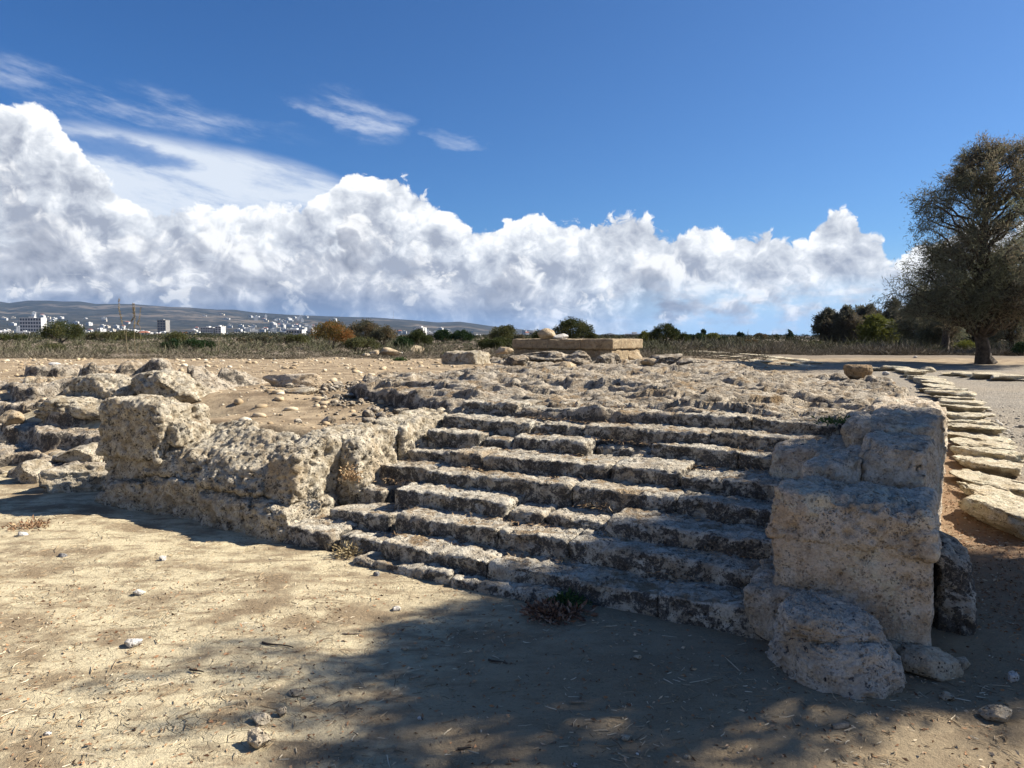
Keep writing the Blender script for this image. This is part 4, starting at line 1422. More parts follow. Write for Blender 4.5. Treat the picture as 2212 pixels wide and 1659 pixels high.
def build_litter():
    rg = np.random.default_rng(91)
    # straw, needles and twigs on the front dirt, the strip by the kerb and in the corners of the treads
    n = 24000
    x = rg.uniform(-5.5, 5.2, n)
    y = 2.3 + rg.uniform(0, 1, n) ** 1.5 * 6.5
    u, v = w2uv(x, y)
    dens = 0.25 + 0.75 * (fbm(np.stack([x, y, 0 * x], 1) * 1.1, 3) > -0.03)
    k = ((v < 3.95) | ((u > 0.05) & (v < 9))) & (rg.uniform(0, 1, n) < dens)
    P = ground_points(x[k], y[k])
    n = len(P)
    L = np.minimum(0.010 + rg.exponential(0.021, n), 0.14)
    W = 0.0010 + 0.0013 * rg.uniform(0, 1, n)
    a = rg.uniform(0, 6.283, n)
    c = np.stack([np.cos(a), np.sin(a), rg.normal(0, 0.10, n)], 1)
    bend = rg.normal(0, 0.22, n)
    mid = np.stack([np.cos(a + bend), np.sin(a + bend), 0 * a], 1)
    P[:, 2] += 0.004
    s = np.stack([-np.sin(a), np.cos(a), 0 * a], 1)
    p0, p1, p2 = P, P + c * L[:, None] * 0.5, P + (c + mid) * L[:, None] * 0.5
    up = np.array([0, 0, 1.0])
    w = W[:, None]
    vv = np.stack([p0 - s * w, p0 + up * w * 1.5, p0 + s * w, p1 - s * w, p1 + up * w * 1.5, p1 + s * w, p2 - s * w * .5, p2 + up * w, p2 + s * w * .5], 1).reshape(-1, 3)
    b = np.arange(n)[:, None] * 9
    q = np.array([[0, 1, 4, 3], [1, 2, 5, 4], [3, 4, 7, 6], [4, 5, 8, 7]])
    f = (b[:, None] + q[None]).reshape(-1, 4)
    tag(mesh_obj('straw_litter', vv, f, islands('straw', (0.12, 0.085, 0.05), (0.36, 0.26, 0.15), (0.62, 0.53, 0.38))), kind='stuff')
    # leaf chips: mixed over the dirt, thick and red brown beside the pier
    n = 6200
    t = rg.uniform(0, 1, n)
    t = np.where(t < 0.72, t * 0.62, t)
    x = np.where(t < 0.45, rg.uniform(-3.5, 4.5, n), 0)
    y = np.where(t < 0.45, 2.4 + rg.uniform(0, 1, n) ** 1.4 * 2.4, 0)
    u2 = rg.uniform(0.05, 0.62, n)
    v2 = rg.uniform(4.7, 8.5, n)
    x = np.where(t < 0.45, x, u2 * UX + v2 * VX)
    y = np.where(t < 0.45, y, u2 * UY + v2 * VY)
    u, v = w2uv(x, y)
    k = (v < 3.9) | (u > 0.02)
    P = ground_points(x[k], y[k])
    n = len(P)
    P[:, 2] += 0.004
    d = np.stack([rg.normal(size=n), rg.normal(size=n), rg.normal(0, 0.25, n)], 1)
    vv, f = leaves(P, d, rg.uniform(0.010, 0.032, n), rg.uniform(0.006, 0.014, n), rg, 0.4)
    tag(mesh_obj('leaf_litter', vv, f, islands('dead leaves', (0.13, 0.065, 0.035), (0.34, 0.19, 0.10), (0.60, 0.48, 0.33))), kind='stuff')
    # dry stuff in the corners of the treads
    n = 5200
    k = rg.integers(0, 8, n)
    vv_ = np.array([4.0, 4.31, 4.60, 4.92, 5.20, 5.55, 5.85, 6.14])[k]
    zz_ = np.array([0.145, 0.26, 0.375, 0.49, 0.605, 0.715, 0.825, 0.925])[k]
    run = np.array([.31, .29, .32, .28, .35, .30, .29, .4])[k]
    u = rg.uniform(-4.1, -0.8, n)
    v = vv_ + run * (1 - 0.55 * rg.uniform(0, 1, n) ** 1.6)
    cl = fbm(np.stack([u * 1.7, k * 3.1, 0 * u], 1), 2) > 0.0
    P = uv2w(np.stack([u, v, zz_ + 0.014], 1))[cl]
    n = len(P)
    d = np.stack([rg.normal(size=n), rg.normal(size=n), rg.normal(0, 0.22, n)], 1)
    q, f = leaves(P, d, rg.uniform(0.02, 0.06, n), rg.uniform(0.002, 0.007, n), rg, 0.2)
    tag(mesh_obj('straw_litter', q, f, islands('dry needles', (0.16, 0.10, 0.055), (0.36, 0.24, 0.13), (0.50, 0.38, 0.22))), kind='stuff')
    # single twigs one can pick out
    tw = [(760, 1372, 40, 'pale forked twig on the lit dirt above the tree shadow'), (1075, 1432, 46, 'curved grey twig in the middle of the tree shadow'), (900, 1465, 34, 'straight pale twig in the tree shadow, left of the curved grey one'),
          (1003, 1620, 30, 'short thick upright looking twig at the bottom of the tree shadow'), (1690, 1445, 8, 'short splinter left of the column stump'), (1815, 1573, 36, 'pale stubby piece of wood below the column stump'),
          (600, 1396, 80, 'long dark twig lying on the sunlit dirt near the shadow edge'), (425, 1452, 36, 'dark curved twig on the sunlit dirt at left of centre'), (1250, 1520, 34, 'pale bare twig in the shade near the bottom, right of centre')]
    for X, Y, w, lab in tw:
        p = at(X, Y, gz(*at(X, Y, 0)[:2]))
        L = w * math.hypot(p[0], p[1]) / FPX
        a = rg.uniform(-0.5, 0.5)
        t = np.linspace(-0.5, 0.5, 9)
        pts = np.stack([t * L * math.cos(a), t * L * math.sin(a) + 0.06 * L * np.sin(t * 5), 0.008 + 0 * t], 1)
        r = np.interp(t, [-.5, .5], [0.006, 0.0028]) if 'stubby' not in lab else np.full(9, 0.013)
        v, f = tubes([(pts, r)], 6)
        o = mesh_obj('twig', v, f, plain('twig wood', (0.16, 0.12, 0.08), (0.40, 0.33, 0.24), 30) if 'pale' in lab else M_bark)
        o.location = p
        tag(o, lab, 'twig')


build_litter()


# ------------------------------------------------------------------ trees and shrubs
F_tam = foliage('tamarisk leaves', (0.085, 0.095, 0.060), (0.20, 0.205, 0.135), (0.22, 0.18, 0.12), 0.9, 0.4)
F_tam2 = foliage('grove leaves', (0.065, 0.070, 0.050), (0.15, 0.145, 0.105), (0.18, 0.145, 0.10), 0.5, 0.35)
F_dark = foliage('dark shrub leaves', (0.022, 0.034, 0.010), (0.075, 0.085, 0.022), (0.10, 0.095, 0.03), 1.1, 0.2)
F_deep = foliage('deep green leaves', (0.012, 0.028, 0.010), (0.035, 0.065, 0.018), None, 1.1, 0.2)
F_olive = foliage('olive leaves', (0.050, 0.055, 0.022), (0.13, 0.13, 0.045), (0.10, 0.085, 0.045), 1.1, 0.22)
F_orange = foliage('turning leaves', (0.075, 0.080, 0.022), (0.19, 0.12, 0.035), (0.30, 0.13, 0.04), 0.75, 0.25)
F_yellow = foliage('yellow green leaves', (0.085, 0.10, 0.02), (0.20, 0.20, 0.045), None, 0.9, 0.25)
F_grey = foliage('grey green leaves', (0.055, 0.058, 0.035), (0.14, 0.135, 0.085), (0.19, 0.13, 0.065), 0.8, 0.22)
F_scrub = islands('dry scrub', (0.060, 0.050, 0.035), (0.175, 0.148, 0.102), (0.29, 0.25, 0.19), 0.95)
F_scrubgreen = islands('green scrub', (0.045, 0.05, 0.025), (0.10, 0.10, 0.055), (0.16, 0.15, 0.09), 0.95)
F_weed = foliage('weed leaves', (0.03, 0.06, 0.015), (0.08, 0.13, 0.04), None, 9.0, 0.2)


def limb(a, b, r0, r1, lift, rg, n=9, wob=0.05):
    t = np.linspace(0, 1, n)[:, None]
    p = a * (1 - t) + b * t
    p[:, 2] += lift * np.sin(t[:, 0] * np.pi)
    l = np.linalg.norm(b - a)
    p[1:-1] += rg.normal(0, wob * l * 0.5, (n - 2, 3))
    return p, r0 * (1 - t[:, 0]) ** 0.8 + r1 * t[:, 0]


def tree(name, label, cat, base, trunk, clumps, nleaf, lsize, fol, seed, group=None, twigs=7, droop=0.25, r_trunk=0.25, bark=None, spread=0.28, trunk_name='trunk'):
    """trunk: points from the ground up (relative to base); clumps: centres and radii (relative)"""
    rg = np.random.default_rng(seed)
    root = empty(name, base, label, cat, group)
    trunk = np.asarray(trunk, float)
    k = np.linspace(0, 1, 14)
    tp = np.stack([np.interp(k, np.linspace(0, 1, len(trunk)), trunk[:, i]) for i in range(3)], 1)
    tp[1:] += rg.normal(0, r_trunk * 0.10, (13, 3)) * np.array([1, 1, 0.2])
    tr = r_trunk * (1.0 - 0.75 * k) * (1 + 0.55 * np.exp(-k * 16))
    polys = [(tp, tr)]
    lv, ld = [], []
    for c, r in clumps:
        c = np.asarray(c, float)
        zs = c[2] - 0.75 * math.hypot(c[0] - tp[-1][0], c[1] - tp[-1][1]) - 0.3 * r
        i = int(np.clip(np.searchsorted(tp[:, 2], zs), 3, 13))
        a = tp[i]
        d = np.linalg.norm(c - a)
        p, rr = limb(a, c, max(0.35 * tr[i], 0.014 * d + 0.01), 0.012 * max(r, 0.5), 0.10 * d, rg)
        polys.append((p, rr))
        for q in range(twigs):
            v = rg.normal(size=3)
            v /= np.linalg.norm(v)
            out = c - tp[i]
            v = v + 0.5 * out / max(np.linalg.norm(out), 1e-6) + np.array([0, 0, 0.15])
            v /= np.linalg.norm(v)
            j = rg.integers(5, 9)
            b = p[j] + v * r * rg.uniform(0.7, 1.15)
            b[2] -= droop * r * rg.uniform(0, 1)
            w, wr = limb(p[j], b, 0.012 * max(r, .6), 0.004, 0.12 * r, rg, 6, 0.08)
            polys.append((w, wr))
            n = max(3, int(nleaf / (len(clumps) * twigs)))
            t = rg.uniform(0.15, 1.05, n) ** 0.8
            pos = np.stack([np.interp(t, np.linspace(0, 1, 6), w[:, m]) for m in range(3)], 1)
            pos += rg.normal(0, spread * r, (n, 3)) * (0.35 + 0.65 * rg.uniform(0, 1, (n, 1)))
            dr = rg.normal(size=(n, 3)) * 0.8 + v + np.array([0, 0, -droop])
            lv.append(pos)
            ld.append(dr)
    v, f = tubes(polys, 6)
    mesh_obj(trunk_name, v, f, bark or M_bark, root)
    P = np.concatenate(lv)
    D = np.concatenate(ld)
    n = len(P)
    s = rg.uniform(0.6, 1.4, n)
    v, f = leaves(P, D, lsize[0] * s, lsize[1] * s, rg)
    mesh_obj('crown', v, f, fol, root, smooth=False)
    return root


def envelope(n, zr, cx, cy, rg, depth=1.0, surf=0.6, rmin=0.5, rmax=0.9):
    """clump centres inside a body of revolution: zr = [(z, radius)]; surf pushes them outwards"""
    zs, rs = zip(*zr)
    out = []
    while len(out) < n:
        z = rg.uniform(zs[0], zs[-1])
        R = np.interp(z, zs, rs)
        if rg.uniform() > (R / max(rs)) ** 1.3 + 0.08:
            continue
        a = rg.uniform(0, 2 * np.pi)
        k = rg.uniform(0, 1) ** (1 - surf)
        rad = rg.uniform(rmin, rmax) * (0.55 + 0.45 * R / max(rs))
        q = max(R - rad * 0.65, 0.05) * k
        out.append((np.array([cx(z) + q * math.cos(a), cy(z) + q * math.sin(a) * depth, z]), rad))
    return out


def build_big_tree():
    rg = np.random.default_rng(404)
    b = at(2130, 784, 0.8)
    b[2] = gz(b[0], b[1]) - 0.05
    X0 = b[0]
    env = [(1.5, 2.5), (2.0, 3.1), (2.5, 3.1), (3.2, 2.75), (4.2, 2.55), (5.2, 2.2), (6.0, 1.5), (6.6, 0.55)]
    cx = lambda z: 0.45 - 0.07 * z
    cl = envelope(230, env, cx, lambda z: 0.0, rg, 1.0, 0.60, 0.34, 0.62)
    cl += [(np.array([-0.15, 0.0, 6.25]), 0.45), (np.array([-0.05, 0.1, 5.9]), 0.5), (np.array([0.9, 0.2, 6.0]), 0.5), (np.array([1.25, -0.2, 5.5]), 0.6), (np.array([-1.1, 0, 5.7]), 0.45), (np.array([-1.9, -0.2, 4.75]), 0.5), (np.array([-2.1, 0, 3.4]), 0.5)]
    for a in (-2.9, -2.5, -2.2):
        cl.append((np.array([a, rg.uniform(-1, 1), rg.uniform(1.2, 2.2)]), 0.55))
    tree('tamarisk_tree', 'tall feathery tamarisk tree with a dark leaning trunk at the right edge', 'tree', b,
         [(0, 0, 0), (-0.13, 0, 0.5), (-0.30, 0, 1.4), (-0.30, 0.05, 2.4), (-0.25, 0, 3.6), (-0.10, 0.0, 4.8), (-0.05, 0, 5.6)],
         cl, 112000, (0.12, 0.017), F_tam, 41, twigs=9, droop=0.35, r_trunk=0.21, spread=0.34)


build_big_tree()


def build_shade_tree():
    """the tamarisk beside the camera at the right whose shadow lies over the steps and the front dirt"""
    rg = np.random.default_rng(505)
    # outline of the shadow on the ground, in the photograph
    poly = [(500, 1440), (600, 1395), (760, 1360), (900, 1325), (1050, 1300), (1180, 1265), (1290, 1235), (1400, 1215), (1560, 1185), (1700, 1170), (1900, 1180), (2060, 1235),
            (2140, 1265), (2212, 1275), (2330, 1300), (2330, 1480), (2212, 1500), (2060, 1510), (1900, 1535), (1720, 1545), (1600, 1555), (1480, 1530), (1340, 1505), (1240, 1530), (1100, 1590), (960, 1640), (760, 1610), (620, 1560), (560, 1520)]
    W = np.array([at(x, y, 0.0)[:2] for x, y in poly])

    def inside(p):
        c = False
        j = len(W) - 1
        for i in range(len(W)):
            if (W[i, 1] > p[1]) != (W[j, 1] > p[1]) and p[0] < (W[j, 0] - W[i, 0]) * (p[1] - W[i, 1]) / (W[j, 1] - W[i, 1]) + W[i, 0]:
                c = not c
            j = i
        return c
    k = SUN_DIR / SUN_DIR[2]
    base = np.array([9.3, 5.6, 0.1])
    cl = []
    lo, hi = W.min(0), W.max(0)
    while len(cl) < 250:
        p = rg.uniform(lo, hi)
        if not inside(p):
            continue
        # taller in the middle of the crown
        mid = 1 - abs((p[0] - 0.9) / 3.0) ** 2
        h = rg.uniform(3.0, 4.2) + max(0, mid) * rg.uniform(0.0, 2.4)
        q = np.array([p[0], p[1], 0]) + k * h
        if q[0] / q[1] < 0.86 and q[2] < EYE + 0.62 * q[1]:
            continue
        cl.append((q - base, rg.uniform(0.22, 0.42)))
    # a few thin clumps that dapple the light in front of the shadow
    for X, Y in [(700, 1640), (1000, 1655), (1250, 1590), (1400, 1600), (1560, 1600), (1150, 1650), (1700, 1600), (850, 1640), (1480, 1660), (1900, 1590)]:
        p = at(X, Y, 0)
        h = rg.uniform(4.2, 5.2)
        cl.append((np.array([p[0], p[1], 0]) + k * h - base, 0.22))
    tree('tamarisk_tree', 'tamarisk tree standing outside the right edge that casts the broad shadow on the front dirt', 'tree', base,
         [(0, 0, 0), (-0.15, 0, 0.8), (-0.35, -0.1, 1.7), (-0.7, -0.2, 2.6), (-1.0, -0.3, 3.6), (-1.3, -0.35, 4.6)],
         cl, 62000, (0.14, 0.022), F_tam, 55, twigs=6, droop=0.25, r_trunk=0.28, spread=0.30)


build_shade_tree()


def far_base(X, Y, dist):
    d = ray(X, Y)
    x = d[0] * dist / d[1]
    return np.array([x, dist, gz(x, dist)])


def grove():
    rg = np.random.default_rng(606)
    # X, top Y, half width px, distance, trunk shows, leaf material, label
    T = [(1786, 674, 32, 62, F_tam2, 'slim grey green tree at the left end of the grove'),
         (1828, 669, 38, 60, F_tam2, 'grey green tree second from the left end of the grove'),
         (1872, 660, 42, 62, F_tam2, 'grey green tree standing behind the yellow green one'),
         (1893, 688, 46, 52, F_yellow, 'broad yellow green tree in the middle of the grove'),
         (1935, 652, 54, 55, F_tam2, 'brownish tree right of the yellow green one'),
         (1985, 632, 58, 46, F_tam, 'dark drooping tree touching the crown of the tall tamarisk'),
         (2040, 650, 60, 42, F_tam, 'dark tree with two black trunks behind the tall tamarisk'),
         (2120, 650, 60, 44, F_tam2, 'tree hidden behind the trunk of the tall tamarisk'),
         (2190, 610, 75, 33, F_tam, 'rusty brown tree at the right edge behind the tall tamarisk'),
         (2290, 560, 110, 36, F_tam, 'brown tree cut by the right edge of the grove')]
    for i, (X, Yt, hw, d, fol, lab) in enumerate(T):
        b = far_base(X, 745, d)
        H = (HORIZON - Yt) / FPX * d + EYE - b[2]
        R = hw / FPX * d
        env = [(H * 0.16, R * 0.75), (H * 0.35, R), (H * 0.6, R * 0.95), (H * 0.82, R * 0.7), (H, R * 0.15)]
        cl = envelope(46, env, lambda z: 0.0, lambda z: 0.0, rg, 1.0, 0.55, 0.28 * R, 0.42 * R)
        s = d / 45.0
        tree('tamarisk_tree' if fol is not F_yellow else 'broadleaf_tree', lab, 'tree', b, [(0, 0, -0.1), (rg.uniform(-.2, .2), 0, H * 0.25), (rg.uniform(-.3, .3), 0, H * 0.5), (0, 0, H * 0.8)],
             cl, 14000, (0.20 * s, 0.042 * s), fol, 700 + i, 'trees of the grove at the right', twigs=6, droop=0.25, r_trunk=0.04 * H, spread=0.30)
    # two trunks beside each other under the dark canopy
    b = far_base(2040, 752, 38)
    tree('tamarisk_tree', 'forked black trunk under the dark canopy left of the tall tamarisk', 'tree', b, [(0, 0, -0.1), (0.05, 0, 0.8), (0.1, 0, 1.8), (0.3, 0, 2.6)],
         [(np.array([rg.uniform(-1.4, 1.6), rg.uniform(-.6, .6), rg.uniform(1.9, 3.2)]), 0.6) for _ in range(20)] + [(np.array([0.9, 0, 1.6]), 0.5)], 5000, (0.2, 0.05), F_tam, 731, 'trees of the grove at the right', twigs=6, r_trunk=0.22, spread=0.3)


grove()


def shrub(name, label, X, Yb, Yt, w, dist, fol, seed, n=3500, leaf=None, cat='shrub', group=None, lumps=26, zsink=0.0, power=1.0, depth=0.9, top=0.5):
    """a dense bush: clumps of leaves through a rounded body, seen from Yb (foot) to Yt (top), w px wide"""
    rg = np.random.default_rng(seed)
    b = far_base(X, Yb, dist)
    H = (HORIZON - Yt) / FPX * dist + EYE - b[2]
    R = w / 2 / FPX * dist
    leaf = leaf or (0.0016 * dist, 0.0009 * dist)
    n = int(n * 1.8)
    cs = []
    for k in range(lumps):
        a = rg.uniform(0, 6.283)
        e = rg.uniform(-0.15, 1.0)
        q = math.sqrt(max(0, 1 - max(e, 0) ** 2)) * rg.uniform(0.55, 0.85)
        cs.append((q * R * math.cos(a), q * R * depth * math.sin(a), H * (0.42 + 0.42 * e * rg.uniform(0.75, 1.0)), rg.uniform(0.24, 0.38) * min(R, H)))
    cs = np.array(cs)
    i = rg.integers(0, lumps, n)
    v = rg.normal(size=(n, 3))
    v /= np.linalg.norm(v, axis=1, keepdims=True)
    k = rg.uniform(0, 1, (n, 1)) ** 0.45 * rg.uniform(0.85, 1.15, (n, 1))
    P = cs[i, :3] + v * cs[i, 3:4] * k * np.array([1, 1, 0.85])
    P[:, 2] = np.maximum(P[:, 2], 0.02)
    D = v + rg.normal(0, 0.6, (n, 3)) + np.array([0, 0, 0.3])
    s = rg.uniform(0.7, 1.4, n)
    q, f = leaves(P, D, leaf[0] * s, leaf[1] * s, rg)
    root = empty(name, b, label, cat, group)
    mesh_obj('foliage', q, f, fol, root, smooth=False)
    st = [limb(np.array([rg.uniform(-.1, .1) * R, 0, -0.05]), c[:3], 0.02 * R + 0.01, 0.006, 0.0, rg, 6) for c in cs[:10]]
    v, f = tubes(st, 5)
    mesh_obj('stem', v, f, M_bark, root)
    return root


SHRUBS = [
    ('round_shrub', 'large round dark green shrub in front of the white town at the left', 131, 735, 691, 92, 85, F_dark, 1, 4500),
    ('shrub', 'low deep green shrub in the dry scrub left of centre', 405, 757, 730, 118, 42, F_deep, 2, 4000),
    ('shrub', 'small green shrub just behind the low deep green one', 380, 735, 716, 50, 70, F_olive, 3, 1500),
    ('round_shrub', 'rounded shrub turning orange among the scrub', 718, 752, 688, 104, 46, F_orange, 4, 5500),
    ('round_shrub', 'grey green rounded shrub beside the orange one', 790, 750, 689, 92, 52, F_grey, 5, 5000),
    ('round_shrub', 'brownish shrub with rusty patches right of the grey green one', 830, 752, 700, 62, 49, F_grey, 6, 3500),
    ('shrub', 'loose grey green bush at the feet of the two rounded shrubs', 778, 760, 728, 84, 38, F_olive, 7, 2600),
    ('shrub', 'dark green bush behind the pointed boulder', 906, 757, 709, 62, 42, F_dark, 8, 3500),
    ('shrub', 'low dark bush left of the dark green bush by the pointed boulder', 870, 757, 728, 50, 40, F_deep, 9, 2000),
    ('round_shrub', 'blackish green tree crown in the middle distance', 958, 737, 713, 46, 95, F_deep, 10, 2500),
    ('round_shrub', 'brighter green tree crown right of the blackish one', 1000, 737, 712, 46, 95, F_deep, 11, 2500),
    ('shrub', 'olive green wind swept tree left of the altar', 1087, 740, 698, 62, 55, F_olive, 12, 3500),
    ('shrub', 'dark bush spreading below the wind swept tree left of the altar', 1074, 757, 729, 96, 38, F_dark, 13, 4000),
    ('shrub', 'small grey bush between the wind swept tree and the altar', 1120, 740, 720, 36, 55, F_grey, 14, 1200),
    ('round_shrub', 'large rounded dark tree rising behind the altar', 1238, 742, 686, 90, 62, F_dark, 15, 6000),
    ('shrub', 'smaller dark bush left of the rounded tree behind the altar', 1174, 740, 707, 50, 62, F_dark, 16, 2500),
    ('shrub', 'feathery bush at the right of the rounded tree behind the altar', 1280, 740, 715, 22, 62, F_olive, 17, 900),
    ('round_shrub', 'rounded dark tree right of the altar', 1435, 744, 698, 66, 62, F_dark, 18, 4500),
    ('shrub', 'light green bush at the left of the rounded tree right of the altar', 1395, 742, 712, 34, 64, F_yellow, 19, 1700),
    ('shrub', 'dark bush joined to the right of the rounded tree right of the altar', 1468, 742, 712, 42, 64, F_dark, 20, 2200),
    ('hedge', 'dark clipped looking hedge beyond the scrub right of the altar', 1510, 738, 721, 70, 110, F_deep, 21, 2500),
    ('shrub', 'pale green open tree at the end of the dark hedge', 1540, 738, 717, 32, 100, F_yellow, 22, 1200),
    ('shrub', 'dark low bush right of the pale green open tree', 1562, 740, 727, 28, 100, F_deep, 23, 900),
    ('shrub', 'reddish brown scrub mound in front of the distant flat roofs', 1610, 742, 729, 80, 70, F_grey, 24, 2000),
    ('shrub', 'pale domed tree crown on the skyline at the right', 1642, 737, 721, 32, 140, F_grey, 25, 1200),
    ('shrub', 'low green bush at the foot of the grove', 1760, 750, 737, 50, 55, F_olive, 26, 1500),
    ('shrub', 'long dark green bush along the foot of the grove', 1850, 752, 738, 70, 50, F_dark, 27, 2000),
    ('shrub', 'bright yellow green bush beside the trunk of the tall tamarisk', 2085, 755, 735, 46, 40, F_yellow, 28, 1500),
    ('shrub', 'green bush at the right edge under the rusty brown tree', 2205, 768, 738, 44, 30, F_deep, 29, 1500),
    ('shrub', 'green patch of scrub at the right of the altar base', 1382, 752, 741, 26, 45, F_yellow, 30, 600),
    ('shrub', 'dull olive bush in the scrub right of the round dark shrub', 225, 738, 716, 90, 100, F_olive, 31, 2200),
    ('shrub', 'olive bush with a yellow side in the middle of the left scrub', 275, 738, 714, 70, 105, F_olive, 32, 1800),
    ('shrub', 'dull green bush at the left edge of the scrub', 20, 740, 722, 90, 95, F_dark, 33, 1800),
    ('shrub', 'greyish bush between the deep green shrub and the orange one', 560, 742, 726, 120, 75, F_grey, 34, 2600),
    ('shrub', 'dark bush on the left of the orange shrub', 640, 745, 722, 60, 65, F_olive, 35, 1800),
    ('shrub', 'small grey green cushion of scrub at the left', 110, 757, 743, 60, 40, F_olive, 36, 900),
]


def build_shrubs():
    for nm, lab, X, Yb, Yt, w, d, fol, sd, n in SHRUBS:
        shrub(nm, lab, X, Yb, Yt, w, d, fol, 800 + sd, n, group=None)
    # slim trees on the right hand skyline
    for X, Yt, Yb, w, d, lab in [(1520, 713, 737, 10, 130, 'slim dark cypress with a knob at its top above the hedge'), (1679, 725, 738, 7, 150, 'small pointed cypress by the distant flat roofs'), (1706, 715, 742, 20, 140, 'conifer with tiers of branches in front of the distant flat roofs'), (1600, 722, 738, 18, 140, 'small ragged palm like tree on the skyline')]:
        b = far_base(X, Yb, d)
        H = (HORIZON - Yt) / FPX * d + EYE - b[2]
        R = w / 2 / FPX * d
        rg = np.random.default_rng(int(X))
        if 'palm' in lab:
            env = [(H * 0.6, R), (H, R * 0.8)]
        elif 'tiers' in lab:
            env = [(H * 0.1, R), (H * 0.5, R * 0.7), (H, R * 0.12)]
        else:
            env = [(H * 0.1, R * 0.8), (H * 0.6, R * 0.9), (H * 0.75, R * 0.5), (H * 0.85, R), (H, R * 0.6)]
        cl = envelope(26, env, lambda z: 0.0, lambda z: 0.0, rg, 1.0, 0.4, 0.3 * R, 0.5 * R)
        tree('cypress_tree' if 'cypress' in lab else 'conifer_tree' if 'conifer' in lab else 'small_tree', lab, 'tree', b, [(0, 0, -0.1), (0, 0, H * .4), (0, 0, H * 0.9)], cl, 1600, (0.3, 0.16), F_deep, int(X), twigs=4, r_trunk=0.12, spread=0.3)


build_shrubs()


def build_scrub():
    rg = np.random.default_rng(909)

    def tufts(P, hgt, nb, mat, name, wfac=0.0011, lean=0.55):
        n = len(P)
        q = np.stack([P[:, 0] * 0.33, P[:, 1] * 0.22, 0 * P[:, 0] + 9], 1)
        hgt = hgt * (0.55 + 1.35 * ss(-0.12, 0.32, fbm(q, 3)))
        i = np.repeat(np.arange(n), nb)
        m = len(i)
        d = np.stack([rg.normal(0, lean, m), rg.normal(0, lean, m), np.abs(rg.normal(0.8, 0.3, m)) + 0.15], 1)
        d /= np.linalg.norm(d, axis=1, keepdims=True)
        h = hgt[i] * rg.uniform(0.35, 1.0, m)
        st = P[i] + np.stack([rg.normal(0, 0.28, m), rg.normal(0, 0.28, m), 0 * h], 1) * hgt[i][:, None] * 1.2
        st = st + d * (h * rg.uniform(0.0, 0.45, m))[:, None]
        dist = np.maximum(st[:, 1], 20)
        v, f = leaves(st, d, h * 0.7, dist * wfac * rg.uniform(0.5, 1.6, m), rg, 0.2)
        tag(mesh_obj(name, v, f, mat, smooth=False), kind='stuff')

    def spots(n, x0, x1, y0, y1, power=1.6, edge=2.5):
        y = y0 + (y1 - y0) * rg.uniform(0, 1, n) ** power
        x = rg.uniform(x0, x1, n) * y / y0
        y = y + edge * fbm(np.stack([x * 0.12, y * 0.05, 0 * x], 1), 3)
        k = fbm(np.stack([x * 0.25, y * 0.18, 0 * x + 3], 1), 3) > -0.22
        x, y = x[k], y[k]
        return np.stack([x, y, ground_h(x, y, False)], 1)
    # left field, from the back of the terrace to the far bushes
    P = spots(6500, -21, 5.0, 26.5, 110, 1.9)
    tufts(P, rg.uniform(0.09, 0.34, len(P)), 42, F_scrub, 'dry_scrub', 0.00045, 1.5)
    P = spots(900, -21, 8.0, 30, 130, 1.6)
    tufts(P, rg.uniform(0.2, 0.55, len(P)), 70, F_scrubgreen, 'green_scrub', 0.0006, 1.2)
    # right field beyond the path
    P = spots(5200, 6.5, 26, 30.5, 75, 1.8)
    tufts(P, rg.uniform(0.16, 0.50, len(P)), 50, F_scrub, 'dry_scrub', 0.00045, 1.5)
    P = spots(600, 5.5, 26, 36, 90, 1.5)
    tufts(P, rg.uniform(0.3, 0.75, len(P)), 70, F_scrubgreen, 'green_scrub', 0.0006, 1.2)
    # behind the altar
    P = spots(1500, 0, 8.5, 24.5, 60, 1.8, 1.0)
    tufts(P, rg.uniform(0.10, 0.30, len(P)), 26, F_scrub, 'dry_scrub', 0.00045, 0.9)
    # far bushes beyond the field and between the houses of the town
    n = 2600
    y = 110 * (1400 / 110.0) ** rg.uniform(0, 1, n)
    x = rg.uniform(-0.85, 0.75, n) * y
    hz_ = rg.uniform(0.35, 1.0, n) * (0.8 + y / 300.0) * 0.75
    P = np.stack([x, y, ground_h(x, y, False)], 1)
    n2 = 1000
    d2 = rg.uniform(560, 1240, n2)
    x2 = (rg.uniform(-60, 730, n2) - 1106) / FPX * d2
    P = np.concatenate([P, np.stack([x2, d2, ground_h(x2, d2, False)], 1)])
    hz_ = np.concatenate([hz_, rg.uniform(1.6, 3.8, n2)])
    n += n2
    i = np.repeat(np.arange(n), 60)
    m = len(i)
    v = rg.normal(size=(m, 3))
    v /= np.linalg.norm(v, axis=1, keepdims=True)
    q = P[i] + v * (hz_[i] * rg.uniform(0.5, 1.0, m))[:, None] * np.array([1.5, 1.2, 0.62])
    q[:, 2] = np.maximum(q[:, 2] + hz_[i] * 0.45, P[i][:, 2])
    L, f = leaves(q, v + rg.normal(0, .7, (m, 3)) + np.array([0, 0, 0.2]), hz_[i] * 0.34, hz_[i] * 0.24, rg)
    m_far = islands('far bushes', (0.022, 0.030, 0.014), (0.060, 0.062, 0.028), (0.10, 0.085, 0.045), 0.95)
    tag(mesh_obj('far_bushes', L, f, m_far, smooth=False), kind='stuff')


build_scrub()


